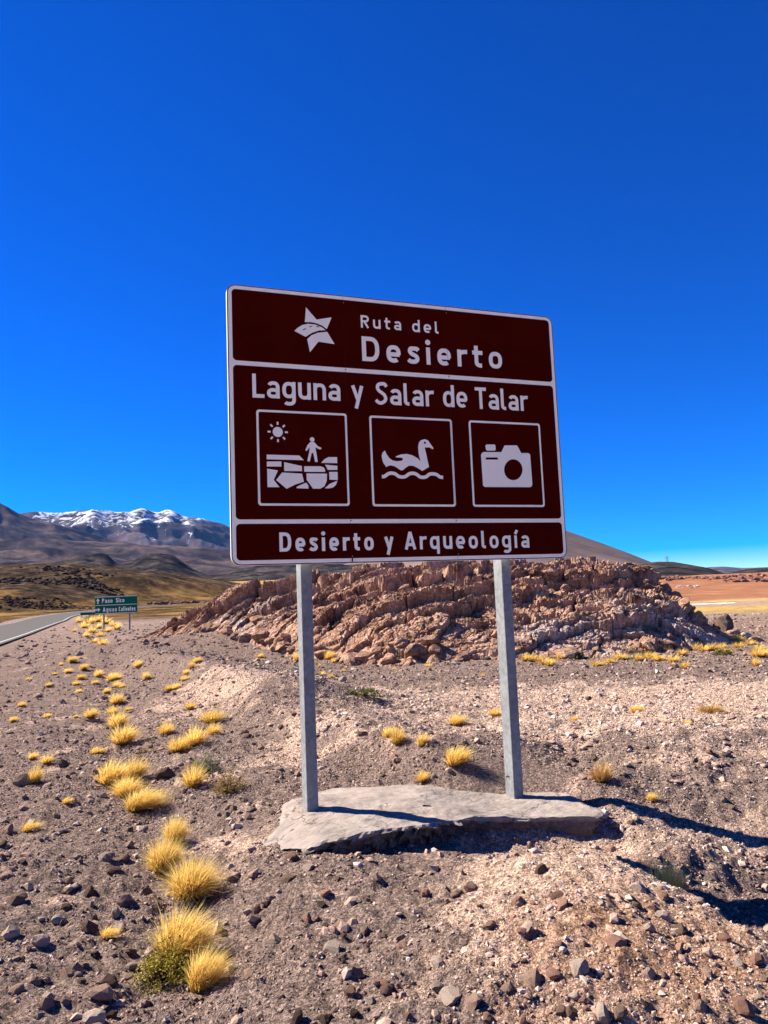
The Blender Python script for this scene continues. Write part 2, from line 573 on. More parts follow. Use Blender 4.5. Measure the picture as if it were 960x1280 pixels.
M = {}
M['ground'] = mat_ground()
M['outcrop'] = mat_rock('outcrop_rock', [(0.30, (0.10, 0.055, 0.036)), (0.44, (0.29, 0.16, 0.102)), (0.57, (0.44, 0.268, 0.18)), (0.74, (0.58, 0.41, 0.30))], 1.6, 0.05, 0.12, pale=(0.48, 0.44, 0.41))
M['stone'] = mat_rock('grey_brown_stone', [(0.3, (0.13, 0.08, 0.055)), (0.5, (0.28, 0.18, 0.13)), (0.72, (0.44, 0.31, 0.23))], 14, 0.006, 0.45)
M['stone_pale'] = mat_rock('pale_stone', [(0.3, (0.28, 0.195, 0.145)), (0.55, (0.45, 0.34, 0.265)), (0.75, (0.60, 0.48, 0.39))], 14, 0.006, 0.3)
M['stone_dark'] = mat_rock('dark_stone', [(0.3, (0.075, 0.048, 0.036)), (0.6, (0.16, 0.105, 0.08)), (0.8, (0.25, 0.175, 0.14))], 10, 0.008, 0.35)
M['stone_red'] = mat_rock('reddish_stone', [(0.3, (0.17, 0.09, 0.065)), (0.55, (0.32, 0.18, 0.13)), (0.75, (0.42, 0.27, 0.20))], 14, 0.006, 0.3)
M['far_rock'] = mat_rock('far_dark_rock', [(0.3, (0.035, 0.025, 0.020)), (0.6, (0.085, 0.058, 0.045)), (0.8, (0.16, 0.115, 0.09))], 0.8, 0.05, 0.3)
M['far_red_rock'] = mat_rock('far_red_rock', [(0.3, (0.12, 0.055, 0.04)), (0.6, (0.24, 0.12, 0.085)), (0.8, (0.36, 0.22, 0.16))], 0.3, 0.05, 0.3)
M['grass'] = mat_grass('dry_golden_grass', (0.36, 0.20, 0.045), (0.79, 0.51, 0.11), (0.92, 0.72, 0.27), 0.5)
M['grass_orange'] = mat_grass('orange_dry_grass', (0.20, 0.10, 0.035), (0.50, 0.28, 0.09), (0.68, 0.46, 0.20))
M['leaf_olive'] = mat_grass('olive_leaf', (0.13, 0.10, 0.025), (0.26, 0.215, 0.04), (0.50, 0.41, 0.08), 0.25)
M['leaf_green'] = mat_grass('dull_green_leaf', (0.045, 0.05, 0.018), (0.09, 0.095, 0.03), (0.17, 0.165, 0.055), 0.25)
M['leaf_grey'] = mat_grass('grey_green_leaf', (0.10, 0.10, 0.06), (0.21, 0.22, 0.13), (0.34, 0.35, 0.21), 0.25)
M['leaf_brown'] = mat_grass('brown_dry_twig', (0.12, 0.07, 0.03), (0.27, 0.17, 0.065), (0.42, 0.29, 0.11), 0.25)
M['asphalt'] = mat_asphalt()
M['line'] = mat_plain('worn_white_line', (0.45, 0.44, 0.42), 0.8, 0.3, 3)
M['concrete'] = mat_concrete()
M['galv'] = mat_galv()
M['galv_dark'] = mat_plain('dull_steel', (0.22, 0.23, 0.24), 0.6, 0.1, 10)
M['alu'] = mat_plain('bare_aluminium_edge', (0.72, 0.73, 0.74), 0.45, 0.0, 1, 0.3)
M['brown'] = mat_plain('maroon_reflective_sheet', (0.055, 0.0032, 0.0016), 0.7, 0.12, 3.0, 0.0, 0.0)
M['white'] = mat_plain('white_reflective_sheet', (0.97, 0.91, 0.70), 0.5, 0.02, 9, 0.0, 0.3)
M['green'] = mat_plain('green_reflective_sheet', (0.004, 0.13, 0.06), 0.6, 0.05, 3, 0.0, 0.05)
M['seam'] = mat_plain('dark_seam', (0.035, 0.006, 0.005), 0.7)
M['lattice'] = mat_plain('pylon_steel', (0.30, 0.30, 0.31), 0.6)

# ------------------------------------------------------------------ ground sheet
def soil(xs, ys):
    """where the pale dust and the red soil lie"""
    d = np.hypot(xs, ys); az = np.degrees(np.arctan2(xs, ys))
    pale = 0.16 + 0 * xs
    pale = pale + 1.1 * gauss(xs, ys, 0.70, 4.0, 0.50, 0.60) + 0.75 * gauss(xs, ys, 1.2, 3.1, .6, .8) + 0.65 * gauss(xs, ys, 1.7, 5.4, .9, .45)
    pale += 0.85 * gauss(xs, ys, 3.4, 8.0, 1.9, 1.1) + 0.6 * gauss(xs, ys, 2.5, 11.5, 3.5, 1.1) + 0.6 * gauss(xs, ys, 5.5, 10, 2.5, 1.5)
    pale += 0.70 * gauss(xs, ys, -0.9, 8.2, .55, 1.2, -30) + 0.65 * gauss(xs, ys, -1.05, 5.4, .38, .35) + 0.5 * gauss(xs, ys, 1.0, 8.5, .5, .9)
    pale += 0.6 * gauss(xs, ys, -2.9, 13, .9, 1.6, 30) + 0.3 * gauss(xs, ys, 0, 13, 3, 2) - 0.45 * gauss(xs, ys, 0.15, 4.1, .3, .5)
    ds, sd, al = seg_dist(xs, ys, DITCH)
    pale -= 0.16 * sstep(0.4, -0.4, sd) * (d < 40)
    pale = np.maximum(pale, 0.9 * sstep(1.8, -0.5, ys))  # unseen ground behind the camera made paler to bounce light onto the sign
    pale -= 0.5 * gauss(xs, ys, 5, 14.4, 5, 0.7) + 0.3 * gauss(xs, ys, 1.6, 7.1, .35, .3)
    red = 0.75 * gauss(xs, ys, 0.95, 3.2, .6, .6) + 0.5 * gauss(xs, ys, 1.2, 4.95, .6, .2) + 0.35 * gauss(xs, ys, -.1, 7.3, .6, .5) + 0.35 * sstep(16, 26, d) * (1 - sstep(40, 80, d)) * sstep(-22, -12, az)
    return pale, red


def build_ground():
    r1 = np.geomspace(0.25, 2.2, 14, endpoint=False)
    r2 = np.geomspace(2.2, 34, 400, endpoint=False)
    r3 = np.geomspace(34, 1100, 230, endpoint=False)
    r4 = np.geomspace(1100, 22000, 60)
    r = np.concatenate([r1, r2, r3, r4])
    a1 = np.radians(np.linspace(-38, 38, 640))
    a2 = np.radians(np.linspace(38, 322, 130)[1:])
    a = np.concatenate([a1, a2])
    Rr, A = np.meshgrid(r, a, indexing='ij')
    x = Rr * np.sin(A); y = Rr * np.cos(A)
    z = H(x.ravel(), y.ravel()).reshape(x.shape)
    nr, nc = x.shape
    GRID.update(lr=np.log(r), a=a1, z=z[:, :len(a1)])
    V = np.stack([x, y, z], -1).reshape(-1, 3)
    F = grid_faces(nr, nc)[:, ::-1]
    me = mesh_np('ground', V, F, M['ground'], True)
    xs, ys = V[:, 0], V[:, 1]
    d = np.hypot(xs, ys); az = np.degrees(np.arctan2(xs, ys))
    pale, red = soil(xs, ys)
    right = sstep(-2, 10, az) * (1 - sstep(60, 90, az)); left = 1 - sstep(-10, 0, az)
    nz = fbm(xs * .02, ys * .02, 4, 5)
    grass = right * np.exp(-((d + nz * 25 - 145) / 70) ** 4) * 0.9 + right * np.exp(-((d - 300) / 18) ** 2) * .8
    grass = np.maximum(grass, left * sstep(430, 520, d + 60 * nz) * (1 - sstep(1200, 1500, d)) * .85)
    grass = np.maximum(grass, 0.95 * sstep(-19.5, -17, az) * (1 - sstep(-7, -4, az)) * sstep(280, 340, d + 50 * nz) * (1 - sstep(1100, 1400, d)))
    rd, rs, ra = seg_dist(xs, ys, ROAD_S[::3])
    grass = np.maximum(grass, 0.9 * np.exp(-((rd - 9) / 3.5) ** 2) * (rs < 0) * (d > 50) * (d < 110))
    steppe = left * sstep(75, 120, d) * (1 - 0.8 * grass) * (rd > 5) * 0.95
    steppe = np.maximum(steppe, sstep(1600, 2500, d))
    redsoil = right * sstep(305, 350, d) * (1 - grass)
    salt = right * np.exp(-((d + 30 * nz - 248) / 16) ** 2) * sstep(10, 18, az + 3 * nz) * .72
    rocky = 0.85 * gauss(xs, ys, -122, 275, 44, 38, 20) + 0.8 * gauss(xs, ys, -190, 300, 55, 50) + 0.75 * gauss(xs, ys, -100, 205, 30, 12, 20) + 0.5 * gauss(xs, ys, -75, 300, 26, 22)
    for n_, v_ in (('rocky', rocky), ('pale', pale), ('red', red), ('grass', grass), ('steppe', steppe), ('redsoil', redsoil), ('salt', salt)):
        add_attr(me, n_, np.clip(v_, 0, 1.2))
    g = obj('ground', me)
    tag(g, kind='structure')
    return g
build_ground()


def ribbon_on_ground(name, pts, off0, off1, lift, mat, step_w=4):
    P = np.array(pts); T = np.gradient(P, axis=0); T /= np.linalg.norm(T, axis=1)[:, None]
    N = np.stack([T[:, 1], -T[:, 0]], 1)       # to the right of travel
    offs = np.linspace(off0, off1, step_w)
    V = []
    for o_ in offs:
        q = P + N * o_
        V.append(np.column_stack([q, H(q[:, 0], q[:, 1]) + lift]))
    V = np.stack(V, 1).reshape(-1, 3)
    me = mesh_np(name, V, grid_faces(len(P), step_w)[:, ::-1], mat, True)
    return me

ROAD_F = smooth_line(ROAD, 40)
road = obj('road', ribbon_on_ground('road', ROAD_F, -ROAD_HW, ROAD_HW, 0.09, M['asphalt'], 9))
tag(road, kind='structure')
for s_ in (-1, 1):
    e = ribbon_on_ground('edge_line', ROAD_F, s_ * (ROAD_HW - .35) - .055, s_ * (ROAD_HW - .35) + .055, 0.096, M['line'], 3)
    obj('edge_line', e, road)
# ------------------------------------------------------------------ mountains and hills beyond the plain
def make_range(name, sky_pts, D, front, back, base_z, mat, nscale, namp, snow=None, cols=260, rows=110, seed=0, power=1.25):
    azs, zs = [], []
    for px, py in sky_pts:
        a_, e_ = az_el(px, py)
        azs.append(a_); zs.append(CAMZ + D * e_)
    a = np.linspace(azs[0], azs[-1], cols)
    crest = np.interp(a, azs, zs)
    k = np.ones(5) / 5
    crest = np.convolve(np.pad(crest, 2, mode='edge'), k, 'valid')
    t = np.concatenate([np.linspace(-1, 0, int(rows * .75), endpoint=False), np.linspace(0, 1, rows - int(rows * .75))])
    T, A = np.meshgrid(t, a, indexing='ij')
    Dd = D + np.where(T < 0, T * front, T * back)
    x = Dd * np.sin(A); y = Dd * np.cos(A)
    sh = np.where(T < 0, (1 + T) ** power, np.cos(np.clip(T, 0, 1) * PI / 2))
    # fall off at the ends so that the sides are slopes, not cuts
    rn = ridged(x / nscale, y / nscale, 6, seed)
    fn = fbm(x / nscale * .6, y / nscale * .6, 5, seed + 9)
    hgt = crest[None, :] - base_z
    z = base_z + hgt * sh * (1 + namp * (rn - 0.25) * np.sqrt(np.clip(1 - sh * .99, 0, 1)) * 1.6 + namp * 0.08 * fn) + hgt * namp * 0.25 * fn * np.clip(sh * (1 - sh) * 4, 0, 1)
    V = np.stack([x, y, z], -1).reshape(-1, 3)
    me = mesh_np(name, V, grid_faces(*x.shape)[:, ::-1], mat, True)
    if snow is not None:
        a0, a1, lo, hi = snow
        s0 = az_el(a0, 650)[0]; s1 = az_el(a1, 650)[0]
        inside = sstep(s0 - .015, s0 + .02, A) * (1 - sstep(s1 - .03, s1 + .02, A))
        el = (z - CAMZ) / Dd
        lo_e = az_el(150, lo)[1]; hi_e = az_el(150, hi)[1]
        add_attr(me, 'snow', np.clip(inside * (0.44 * sstep(lo_e, hi_e, el) + 0.09), 0, 1).ravel())
    o = obj(name, me)
    tag(o, kind='structure')
    return o

mt_far = mat_mountain('far_mountain_soil', [(0.36, (0.028, 0.024, 0.030)), (0.5, (0.068, 0.053, 0.060)), (0.64, (0.14, 0.10, 0.098))], 0.0011, True)
mt_mid = mat_mountain('foothill_soil', [(0.38, (0.020, 0.017, 0.020)), (0.5, (0.055, 0.042, 0.043)), (0.62, (0.135, 0.093, 0.075))], 0.0028)
mt_dark = mat_mountain('dark_hill_soil', [(0.40, (0.012, 0.011, 0.012)), (0.5, (0.032, 0.027, 0.026)), (0.62, (0.085, 0.065, 0.050))], 0.012)
mt_brown = mat_mountain('brown_mountain_soil', [(0.3, (0.10, 0.07, 0.058)), (0.55, (0.18, 0.125, 0.10)), (0.75, (0.26, 0.19, 0.15))], 0.002)

make_range('snowy_mountain_range', [(-300, 660), (-150, 650), (20, 645), (40, 641), (75, 642), (100, 639), (118, 641), (135, 644), (150, 643), (163, 643), (170, 639), (180, 637), (192, 642), (200, 641), (206, 637), (213, 637), (218, 640), (228, 647), (248, 648), (262, 652), (290, 660), (340, 668), (420, 675), (520, 690), (640, 705), (760, 714)],
           14000, 5500, 4000, 110, mt_far, 1500, 0.34, (38, 262, 669, 644), 420, 130, 3, 1.5)
make_range('volcano_slope', [(-420, 640), (-250, 560), (-120, 575), (-40, 606), (0, 628), (10, 633), (22, 641), (40, 648), (62, 655), (95, 664), (140, 675), (200, 686), (300, 697), (420, 712)],
           9500, 3500, 2500, 90, mt_mid, 1200, 0.24, None, 260, 90, 14, 1.5)
make_range('foothills', [(-200, 690), (0, 676), (60, 672), (120, 678), (180, 681), (230, 684), (300, 690), (380, 696), (460, 702), (560, 708), (700, 715)],
           6200, 2600, 2000, 45, mt_mid, 900, 0.28, None, 320, 90, 25, 1.2)
make_range('dark_hills', [(-200, 722), (-60, 712), (20, 708), (70, 704), (92, 697), (118, 694), (126, 692), (136, 697), (148, 706), (165, 701), (185, 693), (198, 691), (215, 695), (238, 709), (262, 720), (300, 712), (340, 706), (400, 708), (460, 706), (540, 712), (600, 720)],
           3000, 1300, 900, 26, mt_dark, 300, 0.34, None, 320, 80, 36, 1.1)
make_range('brown_mountain', [(400, 712), (480, 694), (560, 664), (620, 648), (660, 648), (700, 660), (710, 664), (730, 671), (750, 678), (780, 689), (800, 697), (815, 703), (850, 711), (900, 722)],
           5200, 2300, 1800, 0, mt_brown, 900, 0.06, None, 260, 80, 47, 1.1)
make_range('dark_ridge', [(740, 716), (780, 710), (806, 704), (822, 702), (842, 703), (862, 706), (884, 710), (900, 715), (908, 718), (922, 714), (940, 711), (962, 710), (1000, 708), (1100, 712), (1200, 722)],
           1900, 700, 600, -2, mt_dark, 220, 0.25, None, 240, 60, 58, 1.0)
make_range('far_purple_hills', [(820, 716), (860, 712), (885, 709), (905, 708), (925, 710), (960, 709), (1040, 706), (1150, 712)],
           15000, 3000, 2500, 30, mt_mid, 1300, 0.2, None, 120, 40, 69, 1.2)

# ------------------------------------------------------------------ rock shapes
def ico(sub):
    bm = bmesh.new()
    bmesh.ops.create_icosphere(bm, subdivisions=sub, radius=1.0)
    bm.verts.ensure_lookup_table()
    V = np.array([v.co[:] for v in bm.verts]); F = np.array([[v.index for v in f.verts] for f in bm.faces])
    bm.free()
    return V, F
ICO = {s: ico(s) for s in (1, 2, 3)}


def rock_shape(sub, seed, planes=9, flat=0.72, rough=0.05):
    g = np.random.default_rng(seed)
    V, F = ICO[sub]
    V = V.copy()
    for k in range(planes):
        n = g.normal(size=3); n /= np.linalg.norm(n)
        dd = g.uniform(0.45, 0.8)
        V -= n[None, :] * np.maximum(0, V @ n - dd)[:, None]
    V *= 1 + rough * g.normal(size=(len(V), 1))
    V *= np.array([g.uniform(.8, 1.25), g.uniform(.75, 1.1), g.uniform(flat - .12, flat + .15)])
    V /= np.abs(V[:, :2]).max()
    return V, F

ROCKS2 = [mesh_np('rock_shape', *rock_shape(2, 100 + i, 10, .75, .035)) for i in range(10)]
ROCKS1 = [mesh_np('stone_shape', *rock_shape(2, 200 + i, 9, .7, .05)) for i in range(10)]
_rockmats = {}
def rock_mesh(big, i, mat):
    key = (big, i % 10, mat)
    if key not in _rockmats:
        me = (ROCKS2 if big else ROCKS1)[i % 10].copy()
        me.materials.append(M[mat])
        _rockmats[key] = me
    return _rockmats[key]

# ------------------------------------------------------------------ the rock outcrop
def build_outcrop():
    sky_pts = [(150, 806, 31), (195, 787, 30), (235, 770, 29), (262, 752, 28), (290, 738, 27), (320, 732, 26.5), (350, 728, 26), (390, 722, 25.5), (430, 712, 25), (480, 706, 24.5), (520, 701, 24.5), (600, 700, 24.5), (700, 699, 24.5), (760, 700, 24.5), (785, 705, 24), (806, 714, 23.5), (826, 730, 23.3), (848, 752, 23), (868, 772, 23), (890, 786, 23), (930, 792, 23)]
    xs, zs, yc, yf = [], [], [], []
    for px, py, D in sky_pts:
        a_, e_ = az_el(px, py)
        x_ = D * math.tan(a_)
        xs.append(x_); zs.append(CAMZ + math.hypot(D, x_) * e_); yc.append(D)
    X = np.linspace(xs[0], xs[-1], 780)
    crest = np.interp(X, xs, zs); ycr = np.interp(X, xs, yc)
    yfr = np.interp(X, [-14, -9, -5.5, -2, 0, 3, 6, 9, 11], [29.3, 28.0, 24.8, 19.6, 17.4, 17.0, 17.3, 20.0, 21.5])
    t = np.concatenate([np.linspace(0, 1, 270, endpoint=False), np.linspace(1, 2, 50)])
    T, XX = np.meshgrid(t, X, indexing='ij')
    Y = np.where(T < 1, yfr + (ycr - yfr) * T, ycr + (T - 1) * 4.5)
    gz = H(XX.ravel(), Y.ravel()).reshape(XX.shape)
    s = np.where(T < 1, 0.55 * np.sin(np.clip(T, 0, 1) * PI / 2) + 0.45 * np.clip(T, 0, 1), np.cos((T - 1) * PI / 2))
    h = np.maximum(crest[None, :] - 0.06 - gz, 0.05) * s
    # slabs and blocks: cells stretched along a dipping bedding, each with its own height and tilt
    ca, sa = math.cos(math.radians(14)), math.sin(math.radians(14))
    wx = XX + 0.35 * fbm(XX * .7, Y * .7, 3, 5); wy = Y + 0.35 * fbm(XX * .7 + 9, Y * .7, 3, 6)
    u = (wx * ca + wy * sa); v = (-wx * sa + wy * ca)
    env = np.clip(h / 0.9, 0, 1) * np.clip((2 - T) * 2, 0, 1)
    disp = np.zeros_like(h)
    for sc_, an, amp, led, sd in ((0.36, 1.7, 0.34, 0.38, 1), (0.85, 1.6, 0.25, 0.24, 2), (2.0, 1.5, 0.09, 0.09, 3), (5.0, 1.4, 0.045, 0.045, 4), (12.0, 1.2, 0.022, 0.02, 5)):
        f1, f2, ox, oy, r1, r2, r3 = worley(u * sc_ / an, v * sc_, 300 + sd * 11)
        if sd >= 3: amp = amp * (1 + 0.6 * sstep(-1.0, 4.0, XX)); led = led * (1 + 0.5 * sstep(-1.0, 4.0, XX))
        disp += amp * (r1 - 0.55) + led * ((r2 - .5) * ox * 0.9 - (0.2 + r3 * .9) * oy)
        disp -= amp * (2.6 if sd <= 2 else 2.0) * (1 - sstep(0.0, 0.06, f2 - f1)) * (r2 > .3)
    disp += 0.06 * fbm(XX * 2.5, Y * 2.5, 5, 8) + 0.022 * fbm(XX * 14, Y * 14, 3, 12)
    z0 = gz + h - 0.06 * (1 - np.clip(h / .15, 0, 1))
    # push the surface along the smooth dome's own normal so that ledges stand proud and undercut
    dzx = np.gradient(z0, axis=1) / np.gradient(XX, axis=1); dzy = np.gradient(z0, axis=0) / np.gradient(Y, axis=0)
    dzx = np.clip(dzx, -1.2, 1.2); dzy = np.clip(dzy, -1.0, 1.0)
    nl = np.sqrt(1 + dzx ** 2 + dzy ** 2)
    de = disp * env
    Xo = XX - dzx / nl * de; Yo = Y - dzy / nl * de; z = z0 + de / nl
    V = np.stack([Xo, Yo, z], -1).reshape(-1, 3)
    me = mesh_np('rock_mass', V, grid_faces(*XX.shape), M['outcrop'], False)
    pale = 0.8 * gauss(XX, Y, 7.2, 19.6, 1.1, .8) + .7 * gauss(XX, Y, 4.2, 18.2, 1.0, .5) + gauss(XX, Y, -5.5, 24, 1.3, 1.0) * .8
    add_attr(me, 'pale', np.clip(pale, 0, 1).ravel())
    root = empty('rock_outcrop', (0, 20, 0))
    o = obj('rock_mass', me, root)
    o.matrix_parent_inverse = Matrix.Translation((0, -20, 0))
    tag(root, 'long low reddish brown rock outcrop with dark crevices behind the brown sign', 'rock outcrop')
    # loose blocks resting on and round the mass
    g = np.random.default_rng(5)
    for i in range(190):
        j = int(g.integers(25, 755)) if i < 110 else int(g.integers(60, 420)); ti = int(g.integers(3, 220))
        if g.random() < .35 or i >= 110: ti = int(g.integers(0, 30))
        p = V.reshape(*XX.shape, 3)[ti, j]
        b = obj('rock_block', rock_mesh(True, i, 'outcrop'), root)
        s_ = float(g.uniform(.08, .24) * (1.3 if g.random() < .2 else 1))
        b.location = (p[0], p[1] - 20, p[2] + s_ * .1)
        b.scale = (s_ * g.uniform(.9, 1.5), s_, s_ * g.uniform(.7, 1.1))
        b.rotation_euler = (g.uniform(-.4, .4), g.uniform(-.4, .4), g.uniform(0, 6.28))
    return XX, Y, V
OUT = build_outcrop()

# ------------------------------------------------------------------ concrete footing
SIGN_SC = 1.1
YAW = math.radians(20.458)
SD = np.array([math.cos(YAW), math.sin(YAW), 0.0])               # along the sign, to the right
SN = np.array([math.sin(YAW), -math.cos(YAW), 0.0])              # out of its face
S0 = np.array([-0.975 * SIGN_SC, 4.85 * SIGN_SC, CAMZ + 0.227 * SIGN_SC])    # lower left corner of the panel face
SW, SH = 2.481 * SIGN_SC, 1.855 * SIGN_SC


def on_sign(px, py):
    """pixel -> (along, up) on the sign's face"""
    d = ray(px, py)
    t = ((S0 - EYE) @ SN) / (d @ SN)
    p = EYE + t * d - S0
    return np.array([p @ SD, p[2]])


def flat_at(px, py, z):
    d = ray(px, py)
    p = EYE + d * ((z - CAMZ) / d[2])
    return p[0], p[1]


def build_slab():
    px = [(326, 1054), (350, 1030), (352, 1004), (378, 993), (410, 985), (470, 982), (530, 981), (590, 976), (650, 973), (690, 982), (735, 1004), (757, 1014), (752, 1021), (700, 1020), (640, 1022), (585, 1022), (562, 1028), (520, 1032), (475, 1038), (430, 1047), (390, 1056), (352, 1060)]
    pts = []
    for a_, b_ in px:
        x_, y_ = flat_at(a_, b_, 0.08)
        for _ in range(4): x_, y_ = flat_at(a_, b_, float(slab_z(np.float64(x_), np.float64(y_))))
        pts.append((x_, y_))
    P = np.array(pts)
    c = P.mean(0)
    # resample the outline finely with a broken edge
    closed = np.vstack([P, P[:1]])
    seg = np.r_[0, np.cumsum(np.hypot(*np.diff(closed, axis=0).T))]
    n = 260
    q = np.linspace(0, seg[-1], n, endpoint=False)
    ox = np.interp(q, seg, closed[:, 0]); oy = np.interp(q, seg, closed[:, 1])
    k = np.ones(5) / 5
    ox = np.convolve(np.r_[ox[-2:], ox, ox[:2]], k, 'valid'); oy = np.convolve(np.r_[oy[-2:], oy, oy[:2]], k, 'valid')
    jag = 0.03 * fbm(ox * 7, oy * 7, 4, 31) + 0.02 * fbm(ox * 30, oy * 30, 3, 33)
    rx = ox - c[0]; ry = oy - c[1]; rl = np.hypot(rx, ry)
    rings = []
    for f in np.linspace(0.03, 1.0, 34):
        x_ = c[0] + rx * f + jag * rx / rl * f; y_ = c[1] + ry * f + jag * ry / rl * f
        z_ = slab_z(x_, y_) + 0.012 * fbm(x_ * 3, y_ * 3, 4, 51) + 0.004 * fbm(x_ * 16, y_ * 16, 3, 52)
        z_ -= 0.010 * sstep(.97, 1.0, f) ** 2
        rings.append(np.column_stack([x_, y_, z_]))
    for dz, inn in ((0.012, 0.006), (0.03, 0.03), (0.055, 0.045), (0.08, 0.06), (0.11, 0.06), (0.15, 0.06), (0.24, .05)):
        jj = 0.075 * fbm(ox * 14 + dz * 40, oy * 14 - dz * 55, 4, 61)
        x_ = c[0] + rx + (jag * .6 - inn + jj) * rx / rl + 0; y_ = c[1] + ry + (jag * .6 - inn + jj) * ry / rl
        z_ = slab_z(x_, y_) - 0.008 - dz
        rings.append(np.column_stack([x_, y_, z_]))
    V = np.stack(rings, 0)
    m = len(rings)
    V2 = np.concatenate([V, V[:, :1]], 1).reshape(-1, 3)
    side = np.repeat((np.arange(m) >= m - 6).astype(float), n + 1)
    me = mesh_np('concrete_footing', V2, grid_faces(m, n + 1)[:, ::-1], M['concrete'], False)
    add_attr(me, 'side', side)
    o = obj('concrete_footing', me)
    tag(o, 'irregular weathered concrete slab at the foot of the brown sign', 'footing')
    return P
SLAB = build_slab()


def in_slab(x, y, grow=0.03):
    P = SLAB; c = P.mean(0)
    P = c + (P - c) * (1 + grow)
    inside = np.zeros(np.shape(x), bool)
    for i in range(len(P)):
        x0, y0 = P[i]; x1, y1 = P[(i + 1) % len(P)]
        cond = ((y0 > y) != (y1 > y)) & (x < (x1 - x0) * (y - y0) / (y1 - y0 + 1e-12) + x0)
        inside ^= cond
    return inside

# ------------------------------------------------------------------ lettering
def arc(cx, cy, rx, ry, a0, a1, n=18, p=2.5):
    out = []
    for i in range(n + 1):
        a = math.radians(a0 + (a1 - a0) * i / n)
        c_, s_ = math.cos(a), math.sin(a)
        out.append((cx + rx * math.copysign(abs(c_) ** (2 / p), c_), cy + ry * math.copysign(abs(s_) ** (2 / p), s_)))
    return out


def catmull(P, n=6):
    P = [np.array(p, float) for p in P]
    P = [2 * P[0] - P[1]] + P + [2 * P[-1] - P[-2]]
    out = []
    for i in range(1, len(P) - 2):
        for k in range(n):
            t = k / n
            out.append(tuple(0.5 * ((2 * P[i]) + (-P[i - 1] + P[i + 1]) * t + (2 * P[i - 1] - 5 * P[i] + 4 * P[i + 1] - P[i + 2]) * t * t + (-P[i - 1] + 3 * P[i] - 3 * P[i + 1] + P[i + 2]) * t ** 3)))
    out.append(tuple(P[-2]))
    return out


